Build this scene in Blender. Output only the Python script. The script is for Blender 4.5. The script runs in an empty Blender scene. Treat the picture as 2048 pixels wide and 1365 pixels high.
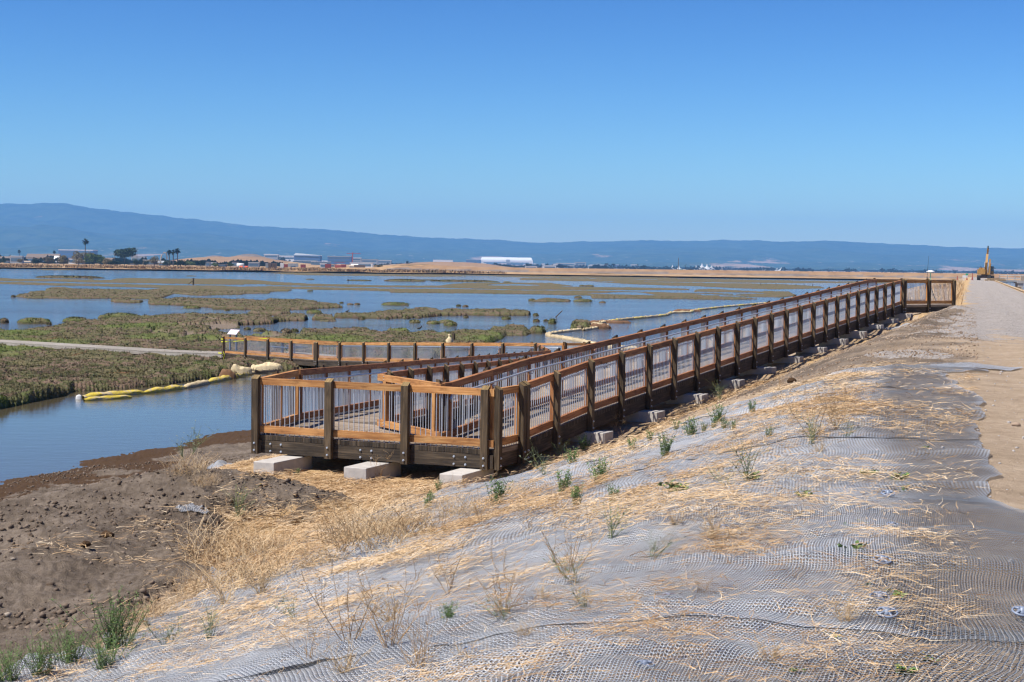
# Timber ramps over a salt marsh below a gravel levee: scene built in metres, water level at z = 0
import bpy, math, random
import numpy as np
from math import radians as rad, sin, cos, pi
from mathutils import Vector, Matrix
random.seed(7); RNG = np.random.default_rng(11)
S = bpy.context.scene
COL = S.collection

# ------------------------------------------------------------ camera
CZ = 6.2                      # eye height over the water, metres
F = 3100.0                    # focal length in pixels of a 2048 wide picture
PITCH, ROLL = 0.0484, 0.0134
fw = Vector((0, cos(PITCH), -sin(PITCH)))
_up = Vector((1, 0, 0)).cross(fw)
RT = cos(ROLL) * Vector((1, 0, 0)) + sin(ROLL) * _up
UP = -sin(ROLL) * Vector((1, 0, 0)) + cos(ROLL) * _up
cd = bpy.data.cameras.new('camera'); cam = bpy.data.objects.new('camera', cd); COL.objects.link(cam)
cd.sensor_width = 36; cd.lens = F * 36 / 2048; cd.clip_start = .1; cd.clip_end = 60000
m = Matrix((RT, UP, -fw)).transposed().to_4x4(); m.translation = (0, 0, CZ)
cam.matrix_world = m
S.camera = cam

def ray(px, py):
    d = fw + RT * ((px - 1024) / F) - UP * ((py - 682.5) / F)
    return d
def at(px, py, z):            # point of the horizontal plane z seen in direction px,py
    d = ray(px, py); t = (z - CZ) / d.z
    return Vector((d.x * t, d.y * t, z))
def atd(px, py, dist):        # point at a forward distance
    d = ray(px, py); t = dist / d.y
    return Vector((d.x * t, dist, CZ + d.z * t))
def topx(x, y, z):            # numpy world -> picture coordinates (2048 wide)
    X = np.asarray(x); Y = np.asarray(y); Z = np.asarray(z) - CZ
    dd = X * fw.x + Y * fw.y + Z * fw.z
    return (1024 + F * (X * RT.x + Y * RT.y + Z * RT.z) / dd, 682.5 - F * (X * UP.x + Y * UP.y + Z * UP.z) / dd)

# ------------------------------------------------------------ objects
def tag(o, label=None, cat=None, group=None, kind=None):
    if label: o['label'] = label
    if cat: o['category'] = cat
    if group: o['group'] = group
    if kind: o['kind'] = kind
    return o
def empty(name, loc=(0, 0, 0), label=None, cat=None, group=None):
    o = bpy.data.objects.new(name, None); o.location = loc; o.empty_display_size = .2; COL.objects.link(o)
    return tag(o, label, cat, group)
def link(name, me, parent=None, loc=None):
    o = bpy.data.objects.new(name, me); COL.objects.link(o)
    if parent is not None:
        o.parent = parent
        if parent.type == 'EMPTY': o.matrix_parent_inverse = Matrix.Translation(-parent.location)
    if loc is not None: o.location = loc
    return o
def copy_tree(o, parent=None):
    c = o.copy(); COL.objects.link(c)
    c.parent = parent
    for ch in o.children: copy_tree(ch, c)
    return c
def npmesh(name, V, Fc, mats, uv=None, smooth=False, attrs=None, midx=None):
    """V (n,3); Fc (m,k) all faces with k corners"""
    V = np.asarray(V, np.float32); Fc = np.asarray(Fc, np.int32)
    me = bpy.data.meshes.new(name); n, k = Fc.shape
    me.vertices.add(len(V)); me.vertices.foreach_set('co', V.ravel())
    me.loops.add(n * k); me.loops.foreach_set('vertex_index', Fc.ravel())
    me.polygons.add(n); me.polygons.foreach_set('loop_start', np.arange(0, n * k, k, dtype=np.int32))
    me.polygons.foreach_set('loop_total', np.full(n, k, np.int32))
    if midx is not None: me.polygons.foreach_set('material_index', np.asarray(midx, np.int32))
    me.update(calc_edges=True)
    if uv is not None:
        l = me.uv_layers.new(name='UVMap'); l.data.foreach_set('uv', np.asarray(uv, np.float32)[Fc.ravel()].ravel())
    for an, av in (attrs or {}).items():
        a = me.color_attributes.new(an, 'FLOAT_COLOR', 'POINT'); a.data.foreach_set('color', np.asarray(av, np.float32).ravel())
    if smooth: me.polygons.foreach_set('use_smooth', np.ones(n, bool))
    for mt in (mats if isinstance(mats, (list, tuple)) else [mats]): me.materials.append(mt)
    return me

class MB:
    """collects boxes, beams, tubes with uv (metres along the grain)"""
    def __init__(s): s.v = []; s.f = []; s.uv = []; s.mi = []; s.sm = []; s.cur = 0; s.smooth = False
    def quad(s, idx, uvs): s.f.append(idx); s.uv.append(uvs); s.mi.append(s.cur); s.sm.append(s.smooth)
    def box8(s, P):
        """P: 8 points, 0-3 start section ring, 4-7 end section ring"""
        b = len(s.v); s.v += [tuple(p) for p in P]
        o = random.random() * 20; p0 = random.random() * 20
        L = (Vector(P[4]) - Vector(P[0])).length
        w = [(Vector(P[(i + 1) % 4]) - Vector(P[i])).length for i in range(4)]; c = [0, w[0], w[0] + w[1], w[0] + w[1] + w[2], sum(w)]
        for i in range(4):
            j = (i + 1) % 4
            s.quad((b + i, b + j, b + 4 + j, b + 4 + i), ((o, p0 + c[i]), (o, p0 + c[i + 1]), (o + L, p0 + c[i + 1]), (o + L, p0 + c[i])))
        s.quad((b + 3, b + 2, b + 1, b), ((o, p0), (o, p0 + w[0]), (o + .02, p0 + w[0]), (o + .02, p0)))
        s.quad((b + 4, b + 5, b + 6, b + 7), ((o, p0), (o, p0 + w[0]), (o + .02, p0 + w[0]), (o + .02, p0)))
    def beam(s, A, B, w, h, side, up=Vector((0, 0, 1)), top=0.0):
        """beam A->B, width w along 'side', height h along 'up', the line AB is the centre"""
        A = Vector(A); B = Vector(B); sd = Vector(side).normalized() * (w / 2); u = Vector(up) * (h / 2)
        P = [A - sd - u, A + sd - u, A + sd + u, A - sd + u, B - sd - u, B + sd - u, B + sd + u, B - sd + u]
        d = (B - A)
        if d.cross(sd).dot(u) < 0: P = [P[i] for i in (3, 2, 1, 0, 7, 6, 5, 4)]
        s.box8(P)
    def box(s, c, sx, sy, sz, rz=0, grain='x'):
        ex = Vector((cos(rz), sin(rz), 0)); ey = Vector((-sin(rz), cos(rz), 0)); c = Vector(c)
        if grain == 'x': s.beam(c - ex * sx / 2, c + ex * sx / 2, sy, sz, ey)
        elif grain == 'y': s.beam(c - ey * sy / 2, c + ey * sy / 2, sx, sz, ex)
        else: s.beam(c - Vector((0, 0, sz / 2)), c + Vector((0, 0, sz / 2)), sx, sy, ex, up=ey)
    def tube(s, pts, r, n=6, cap=True, r2=None):
        pts = [Vector(p) for p in pts]; N = len(pts); b0 = len(s.v)
        for i, p in enumerate(pts):
            d = (pts[min(i + 1, N - 1)] - pts[max(i - 1, 0)]).normalized()
            a = d.orthogonal() if abs(d.z) > .9 else d.cross(Vector((0, 0, 1)))
            a.normalize(); bb = d.cross(a); rr = (r + ((r2 - r) * i / max(1, N - 1) if r2 is not None else 0)) if not isinstance(r, (list, tuple)) else r[i]
            for k in range(n):
                t = 2 * pi * k / n; s.v.append(tuple(p + (a * cos(t) + bb * sin(t)) * rr))
        for i in range(N - 1):
            for k in range(n):
                j = (k + 1) % n; q = b0 + i * n
                s.quad((q + k, q + j, q + n + j, q + n + k), ((i, k / n), (i, (k + 1) / n), (i + 1, (k + 1) / n), (i + 1, k / n)))
        if cap:
            s.f.append(tuple(b0 + k for k in range(n))[::-1]); s.uv.append([(0, 0)] * n); s.mi.append(s.cur); s.sm.append(False)
            s.f.append(tuple(b0 + (N - 1) * n + k for k in range(n))); s.uv.append([(0, 0)] * n); s.mi.append(s.cur); s.sm.append(False)
    def lathe(s, c, prof, n=12, squash=(1, 1)):
        """prof: list of (r,z)"""
        b0 = len(s.v); c = Vector(c)
        for r, z in prof:
            for k in range(n):
                t = 2 * pi * k / n; s.v.append((c.x + r * cos(t) * squash[0], c.y + r * sin(t) * squash[1], c.z + z))
        for i in range(len(prof) - 1):
            for k in range(n):
                j = (k + 1) % n; q = b0 + i * n
                s.quad((q + k, q + j, q + n + j, q + n + k), ((k / n, i), ((k + 1) / n, i), ((k + 1) / n, i + 1), (k / n, i + 1)))
    def poly(s, pts):
        b = len(s.v); s.v += [tuple(p) for p in pts]; s.f.append(tuple(range(b, b + len(pts)))); s.uv.append([(p[0], p[1]) for p in pts]); s.mi.append(s.cur); s.sm.append(False)
    def prism(s, ring, z0, z1):
        """vertical extrusion of a ccw ring of (x,y)"""
        s.poly([(x, y, z1) for x, y in ring]); s.poly([(x, y, z0) for x, y in ring][::-1]); n = len(ring)
        for i in range(n):
            a, b = ring[i], ring[(i + 1) % n]; s.poly([(a[0], a[1], z0), (b[0], b[1], z0), (b[0], b[1], z1), (a[0], a[1], z1)])
            L = math.hypot(b[0] - a[0], b[1] - a[1]); s.uv[-1] = [(0, z0), (L, z0), (L, z1), (0, z1)]
    def mesh(s, name, mats):
        me = bpy.data.meshes.new(name); me.from_pydata(s.v, [], s.f)
        l = me.uv_layers.new(name='UVMap'); l.data.foreach_set('uv', np.array([c for u in s.uv for c in u], np.float32).ravel())
        me.polygons.foreach_set('material_index', np.array(s.mi, np.int32)); me.polygons.foreach_set('use_smooth', np.array(s.sm, bool))
        for mt in (mats if isinstance(mats, (list, tuple)) else [mats]): me.materials.append(mt)
        me.update(); return me
    def build(s, name, mats, parent=None, loc=None): return link(name, s.mesh(name, mats), parent, loc)

# ------------------------------------------------------------ noise
def _h(ix, iy, seed):
    n = (ix.astype(np.int64) * 374761393 + iy.astype(np.int64) * 668265263 + seed * 974634777) & 0x7fffffff
    n = ((n ^ (n >> 13)) * 1274126177) & 0x7fffffff
    return ((n ^ (n >> 16)) & 0xffff) / 65535.0
def vn(x, y, seed=0):
    x = np.asarray(x, float); y = np.asarray(y, float); ix = np.floor(x); iy = np.floor(y); fx = x - ix; fy = y - iy
    fx = fx * fx * (3 - 2 * fx); fy = fy * fy * (3 - 2 * fy)
    a = _h(ix, iy, seed); b = _h(ix + 1, iy, seed); c = _h(ix, iy + 1, seed); d = _h(ix + 1, iy + 1, seed)
    return (a + (b - a) * fx) * (1 - fy) + (c + (d - c) * fx) * fy
def fbm(x, y, seed=0, o=4, g=.5):
    t = 0; a = 1; n = 0
    for i in range(o):
        t = t + a * vn(x * 2 ** i + 17.3 * i, y * 2 ** i - 9.1 * i, seed + i); n += a; a *= g
    return t / n                     # 0..1
def inpoly(px, py, poly):
    px = np.asarray(px); py = np.asarray(py); r = np.zeros(px.shape, bool); n = len(poly)
    for i in range(n):
        x0, y0 = poly[i]; x1, y1 = poly[(i + 1) % n]
        if y0 == y1: continue
        c = ((y0 > py) != (y1 > py)) & (px < (x1 - x0) * (py - y0) / (y1 - y0) + x0); r ^= c
    return r
def sstep(a, b, x):
    t = np.clip((np.asarray(x, float) - a) / (b - a), 0, 1); return t * t * (3 - 2 * t)

# ------------------------------------------------------------ materials
def mat(name):
    m = bpy.data.materials.new(name); m.use_nodes = True; nt = m.node_tree; b = nt.nodes['Principled BSDF']; return m, nt, b
class NB:
    """small helper to wire nodes"""
    def __init__(s, nt): s.nt = nt
    def n(s, t, **k):
        nd = s.nt.nodes.new(t)
        for a, v in k.items():
            if a == 'ins':
                for i, x in v.items():
                    if isinstance(x, bpy.types.NodeSocket): s.nt.links.new(x, nd.inputs[i])
                    else: nd.inputs[i].default_value = x
            else: setattr(nd, a, v)
        return nd
    def math(s, op, a, b=0.0, c=0.0, clamp=False): return s.n('ShaderNodeMath', operation=op, use_clamp=clamp, ins={0: a, 1: b, 2: c}).outputs[0]
    def noise(s, vec, scale, detail=4, rough=.55, dist=0.0): 
        nd = s.n('ShaderNodeTexNoise', ins={'Scale': scale, 'Detail': detail, 'Roughness': rough, 'Distortion': dist})
        s.nt.links.new(vec, nd.inputs['Vector']); return nd.outputs['Fac']
    def map(s, vec, sc=(1, 1, 1), loc=(0, 0, 0), rot=(0, 0, 0)): return s.n('ShaderNodeMapping', ins={0: vec, 1: loc, 2: rot, 3: sc}).outputs[0]
    def ramp(s, f, st):
        r = s.n('ShaderNodeValToRGB', ins={0: f}); e = r.color_ramp.elements
        while len(e) < len(st): e.new(.5)
        for i, (p, c) in enumerate(st): e[i].position = p; e[i].color = (*c, 1) if len(c) == 3 else c
        return r.outputs[0]
    def mr(s, v, a, b, c=0.0, d=1.0): return s.n('ShaderNodeMapRange', clamp=True, ins={0: v, 1: a, 2: b, 3: c, 4: d}).outputs[0]
    def mix(s, f, a, b, bt='MIX'): 
        nd = s.n('ShaderNodeMix', data_type='RGBA', blend_type=bt)
        for i, x in ((0, f), (6, a), (7, b)):
            if isinstance(x, bpy.types.NodeSocket): s.nt.links.new(x, nd.inputs[i])
            elif i == 0: nd.inputs[0].default_value = x
            else: nd.inputs[i].default_value = (*x, 1) if len(x) == 3 else x
        return nd.outputs[2]
    def bump(s, h, strength=.5, dist=.02): return s.n('ShaderNodeBump', ins={'Height': h, 'Strength': strength, 'Distance': dist}).outputs[0]
    def uv(s): return s.n('ShaderNodeUVMap').outputs[0]
    def obj(s): return s.n('ShaderNodeTexCoord').outputs['Object']
    def pos(s): return s.n('ShaderNodeNewGeometry').outputs['Position']
    def attr(s, nm): return s.n('ShaderNodeAttribute', attribute_name=nm)
    def rnd(s): return s.n('ShaderNodeObjectInfo').outputs['Random']
    def link(s, a, b): s.nt.links.new(a, b)
def simple(name, c, rough=.7, metal=0.0, var=.25, sc=6.0, spec=.5, bump=0.0):
    m, nt, b = mat(name); B = NB(nt)
    f = B.noise(B.pos(), sc, 4)
    r1 = B.math('MULTIPLY', B.rnd(), .35); f2 = B.math('ADD', B.math('MULTIPLY', f, .65), r1)
    col = B.ramp(f2, [(.2, tuple(max(0, x * (1 - var)) for x in c)), (.8, tuple(min(1, x * (1 + var)) for x in c))])
    B.link(col, b.inputs['Base Color']); b.inputs['Roughness'].default_value = rough; b.inputs['Metallic'].default_value = metal
    b.inputs['Specular IOR Level'].default_value = spec
    if bump: B.link(B.bump(f, bump, .02), b.inputs['Normal'])
    return m
def woodmat(name, cs, stain=.5, rough=.75, cracks=.4):
    """cs: dark, mid, light colours. grain along uv.x"""
    m, nt, b = mat(name); B = NB(nt); uv = B.uv(); rn = B.rnd()
    g = B.noise(B.map(uv, (1.6, 34, 1)), 1.0, 5, .6, .6)
    big = B.noise(B.map(uv, (1.3, 5, 1)), 1.0, 3, .5)
    f = B.math('ADD', B.math('MULTIPLY', g, .62), B.math('MULTIPLY', big, .38))
    col = B.ramp(f, [(.34, cs[0]), (.5, cs[1]), (.66, cs[2])])
    col = B.mix(B.math('MULTIPLY', rn, .35), col, cs[1])
    hs = B.n('ShaderNodeHueSaturation', ins={'Saturation': 1.0, 'Value': B.mr(rn, 0, 1, .78, 1.18), 'Color': col}).outputs[0]
    blot = B.noise(B.map(uv, (3.5, 9, 1), (5, 3, 0)), 1.0, 4, .6)
    hs = B.mix(B.mr(blot, .56, .72, 0, stain), hs, tuple(x * .45 for x in cs[0]))
    B.link(hs, b.inputs['Base Color']); b.inputs['Roughness'].default_value = rough; b.inputs['Specular IOR Level'].default_value = .3
    B.link(B.bump(g, cracks, .006), b.inputs['Normal'])
    return m
M = {}
M['cedar'] = woodmat('cedar', ((.15, .055, .018), (.42, .195, .066), (.66, .38, .15)), .6)
M['rail'] = woodmat('rail_wood', ((.09, .034, .015), (.30, .125, .05), (.50, .25, .10)), .75)
M['dark'] = woodmat('treated_post', ((.024, .017, .010), (.080, .055, .032), (.19, .135, .080)), .6, .85)
M['beam'] = woodmat('treated_beam', ((.014, .010, .008), (.055, .041, .028), (.15, .108, .068)), .6, .85)
M['cap'] = woodmat('post_top', ((.10, .06, .022), (.22, .145, .06), (.32, .22, .10)), .4, .85)
M['deck'] = woodmat('deck_board', ((.16, .115, .08), (.29, .225, .165), (.42, .34, .26)), .4, .85)
M['greydeck'] = woodmat('weathered_board', ((.22, .19, .155), (.36, .32, .27), (.48, .43, .37)), .3, .9)
M['steel'] = simple('galvanised_steel', (.50, .54, .60), .45, .35, .12, 20)
M['concrete'] = simple('concrete', (.42, .39, .355), .9, 0, .28, 7, .3, .5)
HAZE_D = 6.6e-5
# ------------------------------------------------------------ light and sky
SUN_EL = rad(57)
SUNH = Vector((-.90, -.436, 0)).normalized()
sd = Vector((SUNH.x * cos(SUN_EL), SUNH.y * cos(SUN_EL), sin(SUN_EL)))
sl = bpy.data.lights.new('sun', 'SUN'); sl.energy = 5.0; sl.angle = rad(.53); sl.color = (1, .95, .87)
so = bpy.data.objects.new('sun', sl); COL.objects.link(so); so.rotation_euler = (-sd).to_track_quat('-Z', 'Y').to_euler()
W = bpy.data.worlds.new('World'); S.world = W; W.use_nodes = True; nt = W.node_tree
bg = nt.nodes['Background']; sk = nt.nodes.new('ShaderNodeTexSky'); sk.sky_type = 'NISHITA'; sk.sun_disc = False
sk.sun_elevation = SUN_EL; sk.sun_rotation = math.atan2(sd.x, sd.y)
sk.altitude = 0; sk.air_density = 1.0; sk.dust_density = .15; sk.ozone_density = 5.5
hsv = nt.nodes.new('ShaderNodeHueSaturation'); hsv.inputs['Saturation'].default_value = 1.03; hsv.inputs['Value'].default_value = .158
gm = nt.nodes.new('ShaderNodeGamma'); gm.inputs[1].default_value = 2.0; nt.links.new(sk.outputs[0], gm.inputs[0]); nt.links.new(gm.outputs[0], hsv.inputs['Color']); nt.links.new(hsv.outputs[0], bg.inputs['Color']); bg.inputs['Strength'].default_value = .09
S.view_settings.view_transform = 'Standard'; S.view_settings.look = 'None'; S.view_settings.gamma = 1; S.view_settings.exposure = .55
S.render.engine = 'CYCLES'; cy = S.cycles
cy.use_denoising = True; cy.max_bounces = 6; cy.diffuse_bounces = 2; cy.glossy_bounces = 2; cy.transparent_max_bounces = 12; cy.volume_bounces = 1
cy.use_adaptive_sampling = True; cy.adaptive_threshold = .02; cy.sample_clamp_indirect = 6
cy.pixel_filter_type = 'BLACKMAN_HARRIS'; cy.filter_width = 1.3

# ------------------------------------------------------------ haze
mh, nt, b = mat('haze_air'); nt.nodes.remove(b)
pv = nt.nodes.new('ShaderNodeVolumePrincipled'); pv.inputs['Color'].default_value = (.19, .49, 1, 1); pv.inputs['Density'].default_value = HAZE_D; pv.inputs['Anisotropy'].default_value = 0.0
nt.links.new(pv.outputs[0], nt.nodes['Material Output'].inputs['Volume'])
hb = MB(); hb.box((0, 9900, 328), 22000, 20400, 664)
tag(hb.build('haze', mh), 'thin blue air over the marsh and the far hills', None, None, 'stuff')
# ------------------------------------------------------------ levee and bank terrain
LD = Vector((.284, .959, 0)).normalized(); LN = Vector((-.959, .284, 0)).normalized()
def sw(x, y):
    x = np.asarray(x, float) - 2.95; y = np.asarray(y, float) - 14.6
    return x * LD.x + y * LD.y, x * LN.x + y * LN.y
def xy(s, w): return 2.95 + s * LD.x + w * LN.x, 14.6 + s * LD.y + w * LN.y
_pw = np.linspace(-60, 60, 2401)
_pz = np.interp(_pw, [-60, -16, -6.3, -5.6, -.6, .3, 1.4, 7.3, 11.6, 15.5, 20, 24, 27, 60], [-3, -.6, 4.3, 4.48, 4.5, 4.46, 4.22, 2.52, 2.42, 1.05, .35, .02, -.35, -3])
_pz = np.convolve(np.pad(_pz, 10, 'edge'), np.ones(21) / 21, 'valid')
# corner of the front platform, ramp directions
C0 = Vector((-.4645, 26.45, 0)); YAW = .408
U = Vector((sin(YAW), cos(YAW), 0)); V = Vector((-cos(YAW), sin(YAW), 0))
def rampt(x, y): return (x - C0.x) * U.x + (y - C0.y) * U.y, (x - C0.x) * V.x + (y - C0.y) * V.y
def H0(x, y):
    s, w = sw(x, y)
    w2 = w + (fbm(s * .12, w * .02, 5, 3) - .5) * 1.6 * sstep(4, 14, w) + (fbm(s * .7, w * .2, 6, 3) - .5) * 1.2 * sstep(17, 22, w)
    z = np.interp(w2, _pw, _pz)
    return z, s, w
def H(x, y):
    x = np.asarray(x, float); y = np.asarray(y, float)
    z, s, w = H0(x, y)
    # mound of dumped soil before the platform, and one long low berm on the left
    g = lambda cx, cy, rx, ry, a: np.exp(-(((x - cx) * cos(a) + (y - cy) * sin(a)) / rx) ** 2 - ((-(x - cx) * sin(a) + (y - cy) * cos(a)) / ry) ** 2)
    z = z + .42 * g(-4.1, 22.3, 1.9, 1.0, -.15) + .22 * g(-6.2, 21.5, 1.8, 2.5, .2) + .25 * g(-5.6, 15.5, 1.2, 4, -.15)
    t, v = rampt(x, y)
    berm = sstep(.2, 1.2, -v) * sstep(3.6, 1.6, -v - .02 * t) * sstep(4, 12, t) * (1 - sstep(38, 43, t))
    z = z + berm * (.10 + .30 * fbm(x * .9, y * .9, 31, 3))
    z = z + .26 * g(8.6, 29.5, 1.6, 2.2, .3) * 0 + .25 * g(17.5, 58, 2.6, 3.0, .2) + .12 * g(10.2, 37, 1.6, 2.5, 0)
    # keep the soil below the ramp and platform undersides
    rz = 4.083 + .0405 * np.clip(t + 1.35, 0, 60)
    under = (v > -.35) & (v < 5.0) & (t > -1) & (t < 46)
    lim = rz - 1.385 - .17
    z = np.where(under & (v < 2.6), np.minimum(z, lim), z)
    lim2 = 4.083 + .0405 * np.clip(t + 1.35, -2.5, 60) - 1.385 - .19 + np.maximum(0, -v - .95) * .42
    z = np.where((v < .4) & (v > -6) & (t > -4) & (t < 42.5), np.minimum(z, lim2 + 9 * sstep(40.5, 42.5, t)), z)
    z = np.where((v >= .4) & (v < 5.5) & (t > -1.6) & (t < 3), np.minimum(z, 2.44), z)
    road = sstep(.1, -2.0, w + (fbm(s * .6, w * .6, 17, 3) - .5) * 2) * (w > -7)
    land = sstep(26, 22, w)
    amp = .13 * (1 - road) * land + .02 * road
    z = z + (fbm(x * .8, y * .8, 1, 3) - .5) * amp * 1.4 + (fbm(x * 3.5, y * 3.5, 2, 4) - .5) * amp * .55
    soil = soilw(x, y, s, w, t, v)
    z = z + .20 * soil * (w > 4.2) * (w < 16) * sstep(9, 5, s) 
    z = z + ((fbm(x * 7, y * 7, 3, 4, .65) - .5) * .07 + np.maximum(0, fbm(x * 15, y * 15, 4, 2) - .55) * .10) * soil * np.where(w > 5, 1, .7)
    # raked grooves down the dark bank
    z = z + np.sin((x * .80 - y * .6) * 9 + 3 * fbm(x, y, 8, 2)) * .012 * soil * (w > 6)
    z = z + np.sin(w * 5.2 + fbm(s * .1, 0 * s, 9, 2) * 3) * .012 * road        # wheel tracks
    dl = np.maximum(0, np.maximum(np.maximum(-.8 - v, v - 5.0), np.maximum(-1.5 - t, t - .6))); z = np.where((v > -5) & (v < 9) & (t > -6) & (t < 5), np.minimum(z, 2.40 + .05 * fbm(x * 2, y * 2, 19, 2) + dl * .45), z)
    return z
def soilw(x, y, s, w, t, v):
    nn = (fbm(x, y, 13, 3) - .5) * 1.3
    ws_ = w - np.interp(s, [p[0] for p in SOILW], [p[1] for p in SOILW])
    a = sstep(-.15, .35, ws_ + (fbm(s * .9, w * .9, 12, 3) - .5) * .9) * np.maximum(sstep(11.6, 10.9, s + nn), sstep(13.6, 14.6, w + nn)) * sstep(-2.6, -3.2, np.where(w < 13.5, t + nn * .6, -9))
    a = a * np.where(w > 3.5, 1, 0)
    a0_ = a; a = np.maximum(a, (np.exp(-((x + 4.4 + nn * .4) / 2.1) ** 2 - ((y - 22.4 + nn * .3) / 1.2) ** 2)) * 1.0)
    gm_ = sstep(.28, .46, np.exp(-((x + 4.4 + nn * .4) / 2.1) ** 2 - ((y - 22.4 + nn * .3) / 1.2) ** 2)) * sstep(-2.3, -3.0, t); a = np.maximum(a0_, gm_)
    b = sstep(.35, .8, -v) * sstep(-.8, .2, netw(s, w)) * sstep(2.5, 7, t) * (1 - sstep(40, 44, t)) * sstep(-2.6, -.5, w + (fbm(s * .8, w * .8, 14, 3) - .5) * 2.4)
    return np.clip(np.maximum(a, b), 0, 1)
# the netting ends along this line (s,w): >0 outside the net
SOILW = [(-12, 4.3), (-6, 4.8), (-4.6, 5.2), (-2.8, 5.6), (0, 6.5), (1.3, 7.1), (3, 7.8), (5, 8.5), (7, 9.7), (9, 10.2), (12, 10)]
NETW = [(-12, 4.1), (-4.6, 5.0), (-2.8, 5.4), (0, 6.25), (1.5, 6.7), (3, 6.9), (4.5, 6.4), (6, 5.5), (7.9, 4.5), (8.8, 4.1), (9.5, 3.8), (9.9, 3.4), (10.1, 2.8), (10.5, 2.1), (11.2, 1.5), (12.6, .95), (14.3, .5), (14.9, -.6), (15.3, -3)]
def netw(s, w):
    return w - np.interp(s, [p[0] for p in NETW], [p[1] for p in NETW])
def GP(px, py, it=60):
    """where the line of sight through a picture point meets the terrain"""
    d = ray(px, py); ts = 3.0 * 1.012 ** np.arange(420)
    for _ in range(3):
        f = CZ + d.z / d.y * ts - H(d.x / d.y * ts, ts); k = int(np.argmax(f < 0)) if (f < 0).any() else len(ts) - 1; k = max(k, 1)
        ts = np.linspace(ts[k - 1], ts[k], 12)
    b = float(ts[-1]); return Vector((d.x / d.y * b, b, CZ + d.z / d.y * b))
def fan(az0, az1, nc, dist):
    az = np.linspace(rad(az0), rad(az1), nc); A, D = np.meshgrid(az, dist)
    return D * np.tan(A), D
def gridfaces(nr, nc):
    i = np.arange(nr * nc).reshape(nr, nc)
    return np.stack([i[:-1, :-1], i[:-1, 1:], i[1:, 1:], i[1:, :-1]], -1).reshape(-1, 4)

mg, nt, b = mat('bank_soil'); B = NB(nt); P = B.pos(); A = B.attr('zone'); sep = B.n('ShaderNodeSeparateColor', ins={0: A.outputs['Color']})
n1 = B.noise(P, 1.3, 5, .6); n2 = B.noise(P, 9, 5, .65); n3 = B.noise(P, 55, 4, .7)
tan = B.ramp(B.math('ADD', B.math('MULTIPLY', n1, .5), B.math('MULTIPLY', n2, .5)), [(.3, (.26, .19, .125)), (.5, (.38, .285, .195)), (.7, (.50, .39, .28))])
dark = B.ramp(B.math('ADD', B.math('MULTIPLY', n1, .55), B.math('MULTIPLY', n2, .45)), [(.36, (.085, .064, .047)), (.5, (.150, .117, .088)), (.66, (.25, .20, .155))])
vor = B.n('ShaderNodeTexVoronoi', ins={0: P, 'Scale': 34.0}); vc = B.n('ShaderNodeSeparateColor', ins={0: vor.outputs['Color']}).outputs[0]
grav = B.ramp(B.math('ADD', B.math('MULTIPLY', vc, .6), B.math('MULTIPLY', n1, .4)), [(.15, (.20, .17, .15)), (.5, (.31, .275, .245)), (.85, (.47, .43, .395))])
strw = B.ramp(B.math('ADD', B.math('MULTIPLY', n3, .5), B.math('MULTIPLY', n2, .5)), [(.3, (.24, .15, .07)), (.5, (.48, .32, .16)), (.7, (.66, .48, .28))])
br = B.math('ADD', B.math('SUBTRACT', n2, .5), B.math('SUBTRACT', n3, .5))
def wgt(sock, k=1.2): return B.mr(B.math('ADD', sock, B.math('MULTIPLY', br, k)), .38, .62)
c = B.mix(wgt(sep.outputs[1], .5), tan, dark)
c = B.mix(wgt(sep.outputs[2], 1.0), c, grav)
c = B.mix(wgt(sep.outputs[0], 1.3), c, strw)
wet = A.outputs['Alpha']
c = B.mix(wgt(wet, .5), c, (.075, .043, .022))
B.link(c, b.inputs['Base Color']); b.inputs['Roughness'].default_value = .95; b.inputs['Specular IOR Level'].default_value = .15
hh = B.math('ADD', B.math('MULTIPLY', n2, .5), B.math('MULTIPLY', n3, .35))
B.link(B.bump(hh, 1.0, .07), b.inputs['Normal'])
M['soil'] = mg

dist = 3.2 * (1.0064 ** np.arange(800)); dist = dist[dist < 520]
X, Y = fan(-36, 34, 1080, dist)
Z = H(X, Y); s_, w_ = sw(X, Y); t_, v_ = rampt(X, Y)
nz = fbm(X * .6, Y * .6, 21, 4) - .5; nz2 = fbm(X * 2.2, Y * 2.2, 22, 3) - .5
soil = soilw(X, Y, s_, w_, t_, v_)
mid = sstep(-.5, .4, -v_) * sstep(2.5, 7, t_) * .55       # berm soil is paler than the dark bank
zG = np.where((w_ > 4), soil, soil * .60 + nz * .6)
zB = sstep(17, 30, s_ + nz * 22 + nz2 * 9) * sstep(.5, -1.2, w_ + nz * 5 + nz2 * 2.5) * sstep(-6.4, -5.4, w_ + nz * .6)
zB = np.maximum(zB, .8 * (np.exp(-((X - 8.3) / .9) ** 2 - ((Y - 32.5) / 2.2) ** 2) > .45))
zR = sstep(10.4, 7.0, w_ + nz * 2) * sstep(6.2, 6.9, w_) * (1 - soil) * (s_ > 2)
plat = sstep(3.4, 2.2, np.abs(t_ + 1.0) + nz * 1.6) * (v_ > -2.5) * (v_ < 9.5) * (w_ < 14.5)
zR = np.maximum(zR, plat * (1 - soil) * .85)
zR = np.maximum(zR, sstep(1.6, .6, np.abs(-v_ - .5)) * (t_ > -2) * (t_ < 42) * (.55 + nz))
zR = np.maximum(zR, .9 * sstep(.9, .3, np.abs(w_ + .3 + nz)) * (s_ > 52))
zR = np.maximum(zR, .8 * sstep(.5, .2, np.abs(w_ + 5.9 + nz * .5)) * (s_ > 30))
wet = sstep(.30, .16, Z + nz * .25 + nz2 * .12) * (w_ > 15)
zone = np.stack([zR, zG, zB, wet], -1).reshape(-1, 4)
keep = ((w_ < 34) & (w_ > -22))
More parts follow.
